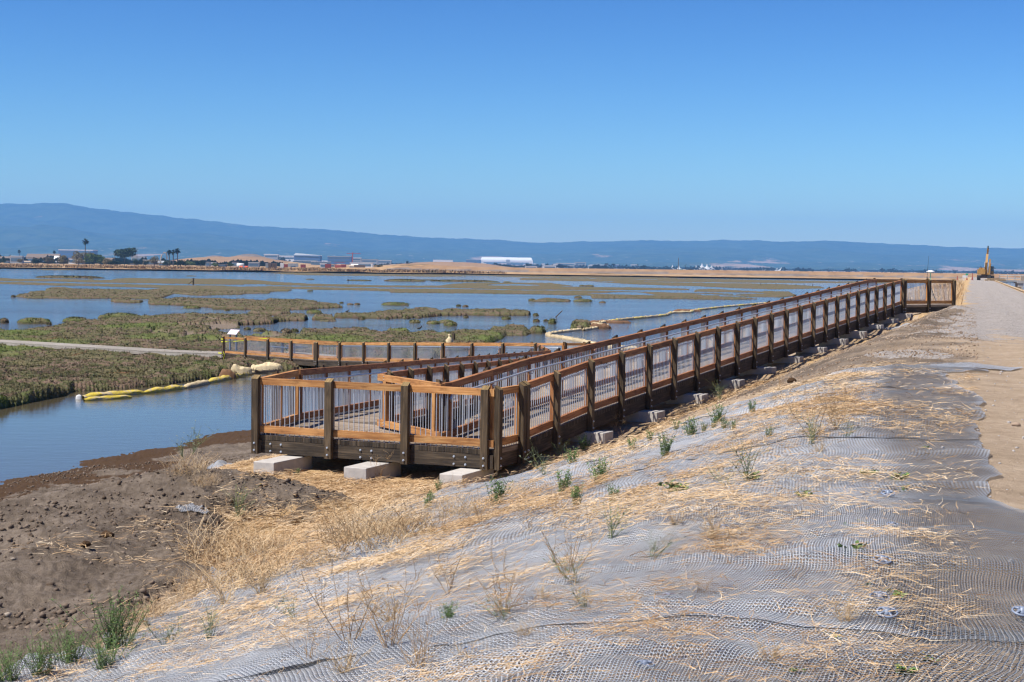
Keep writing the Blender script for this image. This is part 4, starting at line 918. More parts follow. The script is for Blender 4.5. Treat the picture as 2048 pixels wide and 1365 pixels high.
BL = [(20, 44, 511, 1700, 'greyp', 'white', 'pale low shed at the far left shore', 'flat', 1), (52, 92, 507, 2000, 'tanp', 'brownp', 'long brown roofed house at the far left', 'gable', 1), (88, 118, 507, 2300, 'tanp', 'brownp', 'brown roofed house right of the long one', 'gable', 1), (72, 100, 514, 1750, 'tanp', 'tanp', 'tan low house behind the dark round tree', 'flat', 1), (108, 117, 511, 1700, 'white', 'white', 'small white two storey house', 'gable', 2), (137, 152, 515, 1700, 'white', 'tanp', 'pale trailer left of the bushy green tree', 'flat', 1), (117, 186, 499, 4200, 'bluep', 'white', 'long blue glass office block behind the palms', 'flat', 3), (201, 230, 515, 1800, 'greyp', 'brownp', 'low grey house left of the flat-topped tree', 'gable', 1), (262, 290, 512, 2600, 'greyp', 'greyp', 'grey warehouse right of the flat-topped tree', 'flat', 1), (286, 316, 519, 1600, 'tanp', 'white', 'long white roofed shed by the excavator arm', 'flat', 1), (316, 338, 521, 1500, 'tanp', 'greyp', 'low tan shed left of the three palms', 'gable', 1), (0, 22, 512, 2100, 'greyp', 'brownp', 'low grey shed at the left frame edge', 'gable', 1),
 (411, 419, 523, 1500, 'greyp', 'greyp', 'small grey hut right of the dark green tree', 'flat', 1), (419, 431, 524, 1600, 'white', 'white', 'white trailer left of the small green tree', 'flat', 1), (436, 452, 528, 1400, 'brownp', 'greyp', 'dark low shed before the landfill', 'flat', 1), (464, 476, 523, 1600, 'greyp', 'brownp', 'dark shed left of the white tank', 'flat', 1), (497, 518, 524, 1500, 'greyp', 'white', 'pale grey workshop right of the white tank', 'flat', 1), (528, 556, 508, 3600, 'greyp', 'white', 'pale office block behind the landfill', 'flat', 3), (556, 590, 511, 3900, 'white', 'white', 'long white office roofs right of the landfill', 'flat', 2), (588, 640, 509, 3400, 'bluep', 'greyp', 'glass office block with a slanted flying roof', 'slant', 3), (586, 632, 521, 2600, 'glassb', 'white', 'low white roofed depot before the slanted office', 'flat', 1), (622, 660, 523, 2400, 'glassb', 'white', 'low bluish depot left of the tower crane', 'flat', 1), (655, 702, 512, 3000, 'bluep', 'greyp', 'dark blue office block behind the tower crane', 'flat', 3), (700, 722, 515, 3200, 'greyp', 'white', 'pale office block right of the tower crane', 'flat', 3), (722, 755, 518, 3400, 'greyp', 'greyp', 'low grey office right of the crane offices', 'flat', 2), (755, 782, 520, 3600, 'greyp', 'white', 'small grey office before the tan hill', 'flat', 2), (700, 745, 524.5, 1900, 'white', 'white', 'low white sheds behind the golden mound', 'flat', 1), (640, 652, 526, 1500, 'white', 'white', 'white truck box beside the red yard', 'flat', 1),
 (866, 905, 519.5, 5200, 'white', 'white', 'long low white building on the tan hill', 'flat', 1), (932, 962, 519, 6000, 'bluep', 'greyp', 'blue grey blocks left of the huge white hangar', 'flat', 3), (1050, 1074, 532, 2600, 'white', 'white', 'low white shed below the huge hangar', 'flat', 1), (1087, 1112, 530.5, 2800, 'white', 'white', 'low white sheds right of the huge hangar', 'flat', 1), (1112, 1150, 526, 5200, 'greyp', 'white', 'pale grey offices right of the huge hangar', 'flat', 2), (1150, 1172, 524, 5600, 'greyp', 'greyp', 'grey terminal block right of the pale offices', 'flat', 2), (1180, 1215, 529, 5400, 'greyp', 'white', 'low pale blocks left of the first white tents', 'flat', 1), (1489, 1509, 537, 5600, 'white', 'white', 'white office block left of the pink roof', 'flat', 2), (1510, 1523, 539, 5600, 'redp', 'tanp', 'pink roofed low block between white offices', 'flat', 1), (1523, 1534, 538, 5600, 'white', 'white', 'smaller white office block beside the pink roof', 'flat', 2), (1535, 1545, 538.5, 5600, 'greyp', 'white', 'third pale office block from the left', 'flat', 2), (1548, 1560, 539.5, 5800, 'tanp', 'redp', 'pinkish low block left of the pointed white tent', 'flat', 1)]
for q in BL: bldg(q[0], q[1], q[2], q[3], q[4], q[5], q[6], q[7], storeys=q[8])
hg = bldg(960, 1066, 514.5, 8000, 'white', 'white', 'huge white airship hangar far behind the marsh', 'barrel', dep=.28, storeys=1, cat='hangar', name='hangar', group='buildings beyond the marsh')
for i, (px0, px1, yt) in enumerate([(1012, 1020, 520), (996, 1008, 527)]):
    d = 7980; b = MB(); a, c = dirx(px0) * d, dirx(px1) * d; b.box(((a + c) / 2, d - 4, 24 if i == 0 else 10), c - a, 8, 48 * .6 if i == 0 else 18); b.build('door_tower', M['greyp'], hg)
# hoover-like campus tower
d = 12000; tx = dirx(1736) * d; t = empty('bell_tower', (tx, d, 0), 'slim pale tower far away before the hills', 'tower'); b = MB(); b.box((tx, d, 22), 9, 9, 60); b.build('shaft', M['tanp'], t); b = MB(); b.lathe((tx, d, 52), [(4.5, 0), (4.2, 3), (2.6, 6.5), (.1, 8)], 10); b.build('dome', M['redp'], t)
M['pale'] = col('pale_canvas', (.50, .50, .49))
# pointed white tents
for i, (px, yt, w, lb) in enumerate([(1345, 530, 9, 'small pointed white tent roof left of the levee pole'), (1358, 532, 8, 'second small white tent roof left of the pole'), (1392, 531, 10, 'pointed white tent at the left of the big cluster'), (1404, 527, 14, 'tall pointed white tent in the big cluster'), (1414, 528.5, 12, 'pointed white tent right of the tallest one'), (1423, 531, 10, 'pointed white tent at the right of the cluster'), (1554, 535.5, 5, 'tiny white peak left of the single pointed tent'), (1563, 535, 12, 'single pointed white tent with a long tail')]):
    d = 5300; g = dirx(px) * d; z1 = CZ + (hor(px) - yt) / F * d; r = w / F * d * .8; t = empty('tent_roof', (g, d, 1), lb, 'tent', 'white tent roofs far away'); b = MB()
    b.lathe((g, d, 0), [(r, 1.5), (r * .98, z1 * .25), (r * .5, z1 * .42), (r * .2, z1 * .68), (r * .05, z1)], 10); b.build('canopy', M['pale'], t)
    b = MB(); b.tube([(g, d, 0), (g, d, z1 + 2)], .6, 5); b.build('mast', M['greyp'], t)
RR = random.Random(21)
for i in range(26):
    px = RR.uniform(-10, 330) if i < 18 else RR.uniform(560, 720); w = RR.uniform(7, 17); d = RR.uniform(1550, 2100)
    bldg(px, px + w, hor(px) - RR.uniform(-5.5, 1.0), d, RR.choice(['white', 'greyp', 'tanp', 'brownp']), RR.choice(['white', 'greyp', 'brownp', 'tanp']), 'small low house or shed among the trees on the far shore', RR.choice(['flat', 'gable', 'gable']), storeys=1, group='small low houses on the far shore')
for i in range(44):
    px = RR.uniform(560, 1330); w = RR.uniform(4, 14); d = RR.uniform(3600, 6200)
    bldg(px, px + w, hor(px) - RR.uniform(1.0, 6.5), d, RR.choice(['white', 'greyp', 'white', 'bluep']), RR.choice(['white', 'greyp', 'white']), 'small pale building in the hazy town below the hills', 'flat', storeys=1, group='small pale buildings in the hazy town')
# tank, containers, balls
def simple_thing(name, label, cat, group, builder):
    b = MB(); m_ = builder(b); return tag(b.build(name, m_), label, cat, group)
d = 1350; g = dirx(481) * d
t = empty('storage_tank', (g, d, 1.5), 'white horizontal storage tank at the yard', 'tank'); b = MB(); b.smooth = True; b.tube([(g - 3, d, 3.6), (g + 3, d, 3.6)], 1.9, 14); b.build('shell', M['white'], t)
for o in (-2, 2): b = MB(); b.box((g + o, d, 1.9), .4, 2.6, 1.6); b.build('saddle', M['greyp'], t)
for i, (px, c_, lb) in enumerate([(481, 'orangep', 'leftmost orange float ball in the yard'), (484.5, 'orangep', 'second orange float ball in the yard'), (488, 'bluep', 'dark blue float ball among the orange ones'), (491, 'orangep', 'topmost orange float ball in the yard'), (494.5, 'orangep', 'rightmost orange float ball in the yard')]):
    g = dirx(px) * 1250; b = MB(); b.smooth = True; b.lathe((g, 1250, 1.2), [(.05, 0), (.8, .3), (1.15, 1.1), (.8, 1.9), (.05, 2.2)], 10); b.cur = 1; b.tube([(g, 1250, 3.3), (g, 1250, 3.6)], .15, 6); tag(b.build('float_ball', [M[c_], M['black']]), lb, 'float', 'float balls in the yard')
def container(px0, px1, ytop, d, m_, label):
    a, c = dirx(px0) * d, dirx(px1) * d; w = c - a; z1 = CZ + (hor((px0 + px1) / 2) - ytop) / F * d; h = z1 - 1.3; t = empty('shipping_container', ((a + c) / 2, d, 1.3), label, 'container', 'containers in the far yards'); b = MB(); cx = (a + c) / 2
    n = 12
    b.box((cx, d + 1.2, 1.3 + h / 2), w, 2.4, h)
    for k in range(n): b.box((a + w * (k + .5) / n, d - .05, 1.3 + h / 2), w / n * .5, .1, h * .9)
    b.build('body', M[m_], t); b = MB(); b.box((cx, d + 1.2, 1.3 + h + .08), w + .15, 2.5, .12); b.build('roof', M[m_], t)
for q in [(531, 536.5, 526.5, 1150, 'greyp', 'pale grey container, leftmost of the four by the marsh'), (537, 542.5, 526.5, 1150, 'brownp', 'dark container, second of the four by the marsh'), (544, 553, 526.5, 1150, 'brownp', 'wide dark container, third of the four by the marsh'), (560.5, 567, 526.5, 1150, 'white', 'white container, rightmost of the four by the marsh'), (567.5, 575, 528.5, 1400, 'redp', 'small red container beside the white one'), (601, 611, 529, 1500, 'redp', 'dark red container in the middle yard'), (650, 662, 528, 1400, 'redp', 'long red container left of the red rig'), (682, 692, 529, 1400, 'redp', 'red container right of the red rig'), (708, 730, 530, 1300, 'brownp', 'rusty flat wagon before the golden mound'), (576, 596, 527, 1700, 'greyp', 'grey flat container beside the depots')]: container(*q)
d = 1450; t = empty('drill_rig', (dirx(676) * d, d, 1.5), 'red lattice rig lying in the yard', 'rig'); b = MB()
for k in range(7): b.beam((dirx(669) * d + k * 1.3, d, 5.5), (dirx(669) * d + k * 1.3 + 1.3, d, 7.3 if k % 2 else 5.5), .2, .2, (0, 1, 0))
for z in (5.4, 7.3): b.beam((dirx(668.5) * d, d, z), (dirx(690) * d, d, z), .3, .3, (0, 1, 0))
b.build('lattice', M['redp'], t); b = MB(); b.box((dirx(679) * d, d, 3.2), 8, 3, 3.4); b.build('body', M['redp'], t)
# tower crane
d = 2900; g = dirx(705) * d; t = empty('tower_crane', (g, d, 1), 'thin red tower crane over the office blocks', 'crane'); b = MB(); zt = CZ + (hor(705) - 505) / F * d; b.box((g, d, zt / 2), 1.8, 1.8, zt); b.build('mast', M['redp'], t); b = MB(); b.box((g + 2, d, zt - 2), 26, 1, 1); b.build('jib', M['redp'], t)
# utility poles
for px, yt, d, lb in [(1356.5, 515.5, 1150, 'tall bare wooden pole on the dry levee'), (274, 497, 1500, 'utility pole right of the flat-topped tree'), (229.5, 506, 1500, 'thin pole left of the flat-topped tree'), (333, 503, 1500, 'thin pole left of the three palms')]:
    g = dirx(px) * d; z1 = CZ + (hor(px) - yt) / F * d; t = empty('utility_pole', (g, d, 1.5), lb, 'pole', 'poles beyond the marsh'); b = MB(); b.tube([(g, d, 1), (g, d, z1)], .32, 6, r2=.18); b.build('shaft', M['bark'], t)
    if px < 1000: b = MB(); b.box((g, d, z1 - 1), 2.6, .2, .2); b.build('crossarm', M['bark'], t)
g = dirx(1366) * 1140; t = empty('pump_station', (g, 1140, 4), 'pair of pale boxes with a solar panel on the levee', 'equipment'); b = MB(); b.box((g - 1.8, 1140, 4.2), 1.8, 1.2, 2.4); b.build('cabinet', simple('teal_paint', (.12, .42, .40)), t); b = MB(); b.box((g + 1.0, 1140, 4.2), 2, 1.2, 2.4); b.build('cabinet', M['white'], t); b = MB(); b.beam((g + .4, 1140, 7.4), (g + 2.6, 1140, 9.2), 1.2, .12, (0, 1, 0)); b.tube([(g + 1.8, 1140, 4), (g + 1.8, 1140, 8.2)], .12, 6); b.build('solar_panel', M['black'], t)
# long-reach arm of the far digger
d = 1700; t = empty('far_excavator', (dirx(322) * d, d, 1.5), 'tan excavator with a raised arm left of the three palms', 'excavator'); b = MB(); pts = [(dirx(320) * d, d, 5), (dirx(323) * d, d, 12.5), (dirx(328) * d, d, 16), (dirx(332.5) * d, d, 15.2), (dirx(335) * d, d, 8.5)]
b.tube(pts[:4], .7, 6); b.build('boom', M['tanp'], t); b = MB(); b.tube(pts[3:], .5, 6); b.build('arm', M['tanp'], t); b = MB(); b.box((dirx(319) * d, d, 3.8), 5, 3, 2.6); b.build('cab', M['tanp'], t); b = MB(); b.box((dirx(320) * d, d, 2.0), 6, 3.4, 1.2); b.build('track', M['black'], t)
# ------------------------------------------------------------ erosion netting
mn, nt, b = mat('plastic_netting'); B = NB(nt); uv = B.uv(); 
warp = B.noise(B.map(uv, (.5, .5, 1)), 1.0, 3, .5); warp2 = B.noise(B.map(uv, (1.6, 1.6, 1), (3, 1, 0)), 1.0, 2, .5)
sx = B.n('ShaderNodeSeparateXYZ', ins={0: uv}).outputs
u_ = B.math('ADD', sx[0], B.math('MULTIPLY', B.math('SUBTRACT', warp, .5), .22)); v_n = B.math('ADD', sx[1], B.math('MULTIPLY', B.math('SUBTRACT', warp2, .5), .06))
PU, PV = .031, .0165
wob = B.math('MULTIPLY', B.math('SINE', B.math('MULTIPLY', v_n, 2 * pi / (PV * 2))), .26)
fu = B.math('ABSOLUTE', B.math('SUBTRACT', B.math('FRACT', B.math('ADD', B.math('DIVIDE', u_, PU), wob)), .5))     # 0 middle of strand
fv = B.math('ABSOLUTE', B.math('SUBTRACT', B.math('FRACT', B.math('DIVIDE', v_n, PV)), .5))
dens = B.attr('netw').outputs['Fac']
su = B.math('LESS_THAN', fu, B.mr(dens, 0, 1, .15, .30)); sv = B.math('LESS_THAN', fv, B.mr(dens, 0, 1, .10, .26))
a_ = B.math('MAXIMUM', su, sv)
hgt = B.math('ADD', B.mr(fu, 0, .3, 1, 0), B.math('MULTIPLY', B.mr(fv, 0, .25, 1, 0), .6))
n1 = B.noise(B.pos(), 2.2, 4, .6)
c = B.ramp(n1, [(.3, (.48, .485, .50)), (.55, (.62, .63, .645)), (.75, (.75, .76, .775))])
c = B.mix(B.mr(dens, .2, .62, .72, 0), c, (.165, .175, .18))
B.link(c, b.inputs['Base Color']); b.inputs['Roughness'].default_value = .42; b.inputs['Specular IOR Level'].default_value = .6
B.link(a_, b.inputs['Alpha']); B.link(B.bump(hgt, 1.0, .012), b.inputs['Normal'])
M['net'] = mn
SEAMS = [-11.5, -7.2, -2.75, 1.35, 5.0, 8.6, 11.9, 15.0]
WTOP = [(-12, -2.2), (-7.4, -2.2), (-4.2, -2.1), (-3.4, -1.75), (-2.7, -1.54), (-1.6, -1.5), (.65, -1.48), (2.6, -1.39), (5.2, -1.5), (7.6, -1.46), (9, -1.2), (10.5, -1.02), (12, -.85), (12.7, -1.65), (13.4, -1.6), (13.9, -.75), (14.7, -1.35), (15.1, -.9)]
def wtop(s): return np.interp(s, [p[0] for p in WTOP], [p[1] for p in WTOP]) - .12 * (fbm(s * 1.5, 0 * s, 66, 3) - .5) * 2
labels = ['grey plastic netting sheet at the near foot of the slope', 'grey netting sheet in the immediate foreground with two round pins', 'grey netting sheet with thick folded edge by the dirt road', 'grey netting sheet across the middle of the slope', 'grey netting sheet with pleated folds near the crest', 'grey netting sheet farther up with curved folds', 'farthest grey netting sheet, ragged edge towards the soil berm']
for i in range(len(SEAMS) - 1):
    s0, s1 = SEAMS[i] - .22, SEAMS[i + 1] + .05
    ns, nw = int((s1 - s0) / .045), 190
    ss = np.linspace(s0, s1, ns); SS = np.repeat(ss[:, None], nw, 1); wend = np.interp(SS, [p[0] for p in NETW], [p[1] for p in NETW]) + (fbm(SS * 1.2, 0 * SS, 68, 3) - .5) * .7 + .2
    wend = np.maximum(wend, wtop(SS) + .02)
    wst = wtop(SS)
    q = np.linspace(0, 1, nw)[None, :]; WW_ = wst + (wend - wst) * q
    X, Y = xy(SS, WW_); crest_ = sstep(1.6, .4, WW_)
    fold = np.maximum(0, np.sin(SS * 5.5 + 3.5 * fbm(SS * .7, WW_ * .5, 70 + i, 3) + .25 * WW_) - .35) * .05 * (.25 + .75 * sstep(3.0, 0, WW_)) * sstep(.4, .6, fbm(SS * .5, WW_ * .4, 71, 2))
    fold += np.maximum(0, np.sin(WW_ * 3.1 + 5 * fbm(SS * .5, WW_ * .2, 74 + i, 3)) - .8) * .12 * sstep(.8, 2.2, WW_) * sstep(.45, .6, fbm(SS * .3, WW_ * .5, 75, 2))
    edge = np.exp(-((SS - s0) / .13) ** 2) + .7 * np.exp(-((WW_ - wst) / .10) ** 2)
    Z = H(X, Y) + .016 + .004 * (i % 2) + fold + edge * (.009 if i not in (1, 2) else .002) + .03 * (fbm(SS * 3, WW_ * 3, 77, 2) - .4) * crest_
    nwt = np.clip(.18 + .70 * sstep(-.35, .35, WW_ - np.interp(SS, [-8, -3, 3, 15], [-1.05, -.85, -.25, .25])) + .45 * edge + .5 * (fbm(SS * .8, WW_ * .8, 78, 3) - .5) - .25 * sstep(-3, -8, SS) * (1 - sstep(0, 2, WW_)) + 2.2 * fold / .05 * .12, 0, 1)
    UVs = np.stack([SS + (fbm(SS * .35, WW_ * .35, 79, 2) - .5) * 1.0 + .10 * i, WW_ + (fbm(SS * .5 + 4, WW_ * .5, 81, 2) - .5) * .8], -1).reshape(-1, 2)
    if i >= 2: UVs = UVs[:, ::-1] * np.array([[1.05, 1.0]])
    me = npmesh('erosion_netting', np.stack([X, Y, Z], -1).reshape(-1, 3), gridfaces(ns, nw), M['net'], uv=UVs, smooth=True, attrs={'netw': np.stack([nwt] * 3 + [nwt * 0 + 1], -1).reshape(-1, 4)})
    tag(link('erosion_netting', me), labels[i], 'netting', 'grey netting sheets pinned on the slope')
def hz(x, y): return float(H(np.array([x]), np.array([y]))[0])
# plastic ground pins with four spokes
M['pin'] = simple('grey_plastic', (.22, .26, .34), .45, 0, .1, 5)
def pin(px, py, label, tilt=0):
    g = GP(px, py); b = MB(); R_ = .048
    pts = [(cos(2 * pi * k / 20) * R_, sin(2 * pi * k / 20) * R_ * .9, 0) for k in range(21)]; b.smooth = True; b.tube(pts, .006, 6, cap=False)
    for k in range(4):
        a = k * pi / 2 + .6; b.tube([(cos(a) * R_, sin(a) * R_ * .9, 0), (cos(a) * R_ * .35, sin(a) * R_ * .35, .006)], .0065, 6)
        a2 = a + pi / 4
    b.lathe((0, 0, 0), [(.0, .02), (.012, .022), (.014, .008), (.024, .003), (.024, -.004)], 12)
    o = b.build('ground_pin', M['pin'], None, (g.x, g.y, g.z + .05)); o.rotation_euler = (.30 + abs(tilt) * .3, .05, random.uniform(-.3, .3)); o.scale = (1, 1, 1) if tilt < .2 else (.8, .55, .8); o.location.z -= .0 if tilt < .2 else .03; return tag(o, label, 'ground pin', 'round plastic pins holding the netting')
pin(1759, 1214, 'round grey spoked pin, upper of the close pair', -.25); pin(1774, 1245, 'round grey spoked pin, lower of the close pair', -.25); pin(1764, 1137, 'grey spoked pin beside a red paint mark on the netting', -.1)
pin(1776, 1000, 'grey spoked pin next to a small stone by the folded seam', 0); pin(1754, 983, 'small grey pin on the folded seam above the stone', .5); pin(1785, 1055, 'grey pin tipped over below the folded seam', .4)
pin(2044, 1243, 'grey pin at the right frame edge by a netting tangle', 0); pin(1340, 1200, 'dark grey pin on its side where the netting has an arc', .35); pin(1447, 1060, 'dark grey pin left of the curved netting ridge', .35); pin(942, 1308, 'grey pin with red tip at the bottom of the slope', .3); pin(1290, 1338, 'grey pin almost buried in netting at the bottom', .25)
def stone(px, py, r, label, m=None):
    if 'stone' not in M: M['stone'] = simple('stone', (.30, .22, .155), .9, 0, .25, 30)
    g = GP(px, py); V_ = []; F_ = []; nn, mm_ = 7, 12
    for i in range(nn + 1):
        for j in range(mm_):
            a, e = 2 * pi * j / mm_, -pi / 2 + pi * i / nn; k = r * (.75 + .5 * float(vn(cos(a) * 1.7 + px, sin(e) * 1.7 + sin(a)))); V_.append((cos(a) * cos(e) * k, sin(a) * cos(e) * k * .8, sin(e) * k * .6))
    for i in range(nn):
        for j in range(mm_): F_.append((i * mm_ + j, i * mm_ + (j + 1) % mm_, (i + 1) * mm_ + (j + 1) % mm_, (i + 1) * mm_ + j))
    tag(link('stone', npmesh('stone', V_, F_, M['soil'] if 'clod' in label else M['stone'], smooth=True), None, (g.x, g.y, g.z + r * .3)), label, 'stone')
stone(1791, 990, .035, 'small brown stone lying on the folded netting seam'); stone(2032, 853, .05, 'brown stone on the dirt road near the right edge'); stone(1584, 765, .10, 'brown clod on top of the soil berm'); stone(598, 1049, .10, 'dark clod at the right end of the soil mound'); stone(214, 1076, .09, 'dark clod standing on the brown bank'); stone(172, 1092, .06, 'small dark clod left of the standing clod')
# torn netting scraps
def scrap(px, py, sx_, sy_, label, rz=0.0, stand=0.0):
    g = GP(px, py); n = 26; a, c_ = np.meshgrid(np.linspace(-.5, .5, n), np.linspace(-.5, .5, n)); r_ = .5 + .2 * np.sin(5 * np.arctan2(c_, a)) * .5
    X = g.x + (a * cos(rz) * sx_ - c_ * sin(rz) * sy_); Y = g.y + (a * sin(rz) * sx_ + c_ * cos(rz) * sy_); Z = H(X, Y) + .015 + .03 * fbm(X * 6, Y * 6, 4, 3) + stand * np.exp(-(a * 5) ** 2) * (.5 + .5 * np.cos(c_ * 4)) * fbm(X * 4, Y * 4, 8, 2) * 2
    ok = (np.hypot(a, c_) < .36 + .24 * vn(np.arctan2(c_, a) * 1.5 + 5, 0 * a, 3)); Fq = gridfaces(n, n); Fq = Fq[ok.reshape(-1)[Fq].all(1)]; w1 = np.full((n * n, 4), .8)
    tag(link('netting_scrap', npmesh('netting_scrap', np.stack([X, Y, Z], -1).reshape(-1, 3), Fq, M['net'], uv=np.stack([X, Y], -1).reshape(-1, 2), smooth=True, attrs={'netw': w1})), label, 'netting scrap')
scrap(438, 935, 1.0, 2.2, 'crumpled grey netting scrap left of the front platform', .3, .12); scrap(382, 1019, .55, .4, 'small netting scrap showing through the dark soil'); scrap(1755, 634 + 26, 2.4, 2.6, 'flat grey netting piece on the gravel edge near the ramp top', .2); scrap(1955, 735, 1.3, 2.0, 'loose netting tongue reaching onto the dirt road', .8)

# ------------------------------------------------------------ straw, clods
M['straw'] = None
m, nt, b = mat('dry_straw'); B = NB(nt); a_ = B.attr('tone').outputs['Fac']
B.link(B.ramp(a_, [(0, (.26, .15, .07)), (.35, (.46, .29, .14)), (.7, (.60, .42, .235)), (1, (.72, .58, .40))]), b.inputs['Base Color']); b.inputs['Roughness'].default_value = .7; b.inputs['Specular IOR Level'].default_value = .3
M['straw'] = m
def blades(P0, D, L, Wd, bend, tone, nseg=2):
    """flat ribbons: P0 (n,3) start, D (n,3) unit direction, L length, Wd width, bend (n,3) offset at the tip"""
    n = len(P0); sd_ = np.cross(D, np.array([[0, 0, 1.0]])) + RNG.normal(0, .35, (n, 3)); sd_ /= np.linalg.norm(sd_, axis=1)[:, None] + 1e-9
    V_ = np.zeros((n, (nseg + 1) * 2, 3)); 
    for k in range(nseg + 1):
        f = k / nseg; p = P0 + D * (L * f)[:, None] + bend * (f * f); w = (Wd * (1 - .75 * f))[:, None] * sd_; V_[:, 2 * k] = p - w; V_[:, 2 * k + 1] = p + w
    base = np.arange(n)[:, None] * (nseg + 1) * 2; F_ = []
    for k in range(nseg): F_.append(np.stack([base[:, 0] + 2 * k, base[:, 0] + 2 * k + 1, base[:, 0] + 2 * k + 3, base[:, 0] + 2 * k + 2], -1))
    return V_.reshape(-1, 3), np.concatenate(F_), np.repeat(tone, (nseg + 1) * 2)
def tonecol(t): return np.stack([t, t, t, np.ones_like(t)], -1)
def field(N, fdens, srange, wrange, near=.9):
    """random ground points, more of them near the eye, kept where density allows"""
    s = srange[0] + (srange[1] - srange[0]) * RNG.uniform(0, 1, N) ** 1.25; w = RNG.uniform(*wrange, N); x, y = xy(s, w); k = RNG.uniform(0, 1, N) < fdens(s, w, x, y); return s[k], w[k], x[k], y[k]
HEAPS = [sw(g.x, g.y) for g in (GP(*q) for q in ((1650, 1165), (1560, 1180), (1690, 1215), (1480, 1345), (1400, 1360), (1330, 1290), (1570, 1330), (1545, 1010), (1440, 1010), (1620, 940), (1480, 905), (1700, 960), (1660, 1110), (1740, 1090), (1240, 1215), (1150, 1190), (1000, 1180), (1700, 850), (1560, 870)))]
def strawd(s, w, x, y):
    band = fbm(s * .35 + w * .10, w * 1.1, 61, 4); d = sstep(.45, .58, band) * .95 + .16
    low = sstep(4.2, 6.0, w - .15 * (s - 4)) * (s > 0)
    crest_ = sstep(1.2, -.2, w); d = d * (1 - .8 * sstep(.4, -.5, w)); cl = fbm(s * 1.3, w * 1.8, 62, 3); d = np.maximum(d, low) * (.25 + 1.2 * sstep(.42, .62, cl))
    inn = (netw(s, w) < .9) | ((w < 13.8) & (s > 6) & (s < 17)) | ((s > 0) & (s < 8) & (w < 9)); t, v = rampt(x, y)
    d = d * (.26 + .85 * sstep(.44, .56, fbm(s * .22 + 3, w * .45, 67, 3)) + low) * 1.0
    d = d * inn * ~((t > -.3) & (v > -.2) & (v < 5)); sl = soilw(x, y, s, w, t, v)
    for hs_, hw_ in HEAPS: d = np.maximum(d, 1.0 * np.exp(-((s - float(hs_)) / .38) ** 2 - ((w - float(hw_)) / .75) ** 2) * sstep(.3, .55, fbm(s * 2.2, w * 2.2, 69, 3)))
    d = d * (1 - .93 * sl)
    d = d * (1 - .8 * sstep(9, 13, s)); d = np.where((netw(s, w) > .1) & (w < 5) & (s > 8), d * .08 + .25 * np.exp(-((v + .8) / .5) ** 2), d)
    return np.clip(d, 0, 1)
s, w, x, y = field(700000, strawd, (-10, 26), (-1.4, 14.5))
n = len(s); z = H(x, y) + .028 + RNG.uniform(0, .06, n) + .015
az_ = RNG.normal(1.15, .75, n) * np.sign(RNG.uniform(-1, 1, n)); D = np.stack([np.sin(az_), np.cos(az_), RNG.normal(.06, .16, n)], -1); D /= np.linalg.norm(D, axis=1)[:, None]
sl_ = (np.interp(w + .01, _pw, _pz) - np.interp(w - .01, _pw, _pz)) / .02; D[:, 2] += sl_ * (D[:, 0] * LN.x + D[:, 1] * LN.y)
L = RNG.uniform(.03, .19, n) * np.interp(y, [6, 30], [.75, 1.2]); bend = RNG.normal(0, .03, (n, 3)); bend[:, 2] = -np.abs(bend[:, 2]) * .4
tn = np.clip(RNG.normal(.62, .24, n) - .30 * sstep(.5, .65, fbm(s * .6, w * .6, 63, 3)), 0, 1)
Vb, Fb, tb = blades(np.stack([x, y, z], -1), D, L, np.interp(y, [5, 12, 30], [.0017, .0032, .0062]), bend, tn)
tag(link('dry_straw', npmesh('dry_straw', Vb, Fb, M['straw'], attrs={'tone': tonecol(tb)})), 'loose golden straw scattered over the netting and bank', None, None, 'stuff'); print('straw', n)
# dry grass standing along the slope foot
def grassd(s, w, x, y):
    d = sstep(.45, .6, fbm(s * .9, w * .9, 64, 3)) * sstep(4.6, 6.3, w - .12 * (s - 5)) * sstep(9.5, 7.6, w) * (s > 1.5) * (s < 12)
    t, v = rampt(x, y); sl = soilw(x, y, s, w, t, v); return np.maximum(d * (1 - sl) * (t < -.4) * .8, .55 * np.exp(-((v + .75) / .45) ** 2) * (t > -.6) * (t < 40) * sstep(.5, .62, fbm(s, w, 65, 2)))
s, w, x, y = field(42000, grassd, (1, 50), (-.5, 10)); n = len(s); z = H(x, y)
th_ = RNG.uniform(0, 2 * pi, n); ln = RNG.uniform(.1, .8, n); D = np.stack([np.cos(th_) * ln, np.sin(th_) * ln, np.ones(n)], -1); D /= np.linalg.norm(D, axis=1)[:, None]
Vb, Fb, tb = blades(np.stack([x, y, z], -1), D, RNG.uniform(.07, .26, n), np.full(n, .003), RNG.normal(0, .05, (n, 3)), np.clip(RNG.normal(.5, .2, n), 0, 1))
tag(link('dry_grass', npmesh('dry_grass', Vb, Fb, M['straw'], attrs={'tone': tonecol(tb)})), 'short standing dry grass at the foot of the slope', None, None, 'stuff'); print('grass', n)
# dry grass beyond the upper landing, at the left road edge
n = 16000; s = RNG.uniform(50, 150, n); w = RNG.uniform(-.2, 7, n) + RNG.normal(0, .3, n); w[n // 3:] = RNG.uniform(-.4, 2.5, n - n // 3); x, y = xy(s, w); t, v = rampt(x, y); k = ~((t < 50) & (v > -3) & (s < 58)); x, y, s, w = x[k], y[k], s[k], w[k]; n = len(s); z = H(x, y)
D = np.stack([RNG.normal(0, .25, n), RNG.normal(0, .25, n), np.ones(n)], -1)
Vb, Fb, tb = blades(np.stack([x, y, z], -1), D, RNG.uniform(.25, .95, n) * (.4 + fbm(s * .2, w, 3, 2)), RNG.uniform(.012, .03, n), RNG.normal(0, .1, (n, 3)), np.clip(RNG.normal(.45, .2, n), 0, 1))
tag(link('tall_dry_grass', npmesh('tall_dry_grass', Vb, Fb, M['straw'], attrs={'tone': tonecol(tb)})), 'tall dry grass on the levee side beyond the upper landing', None, None, 'stuff')
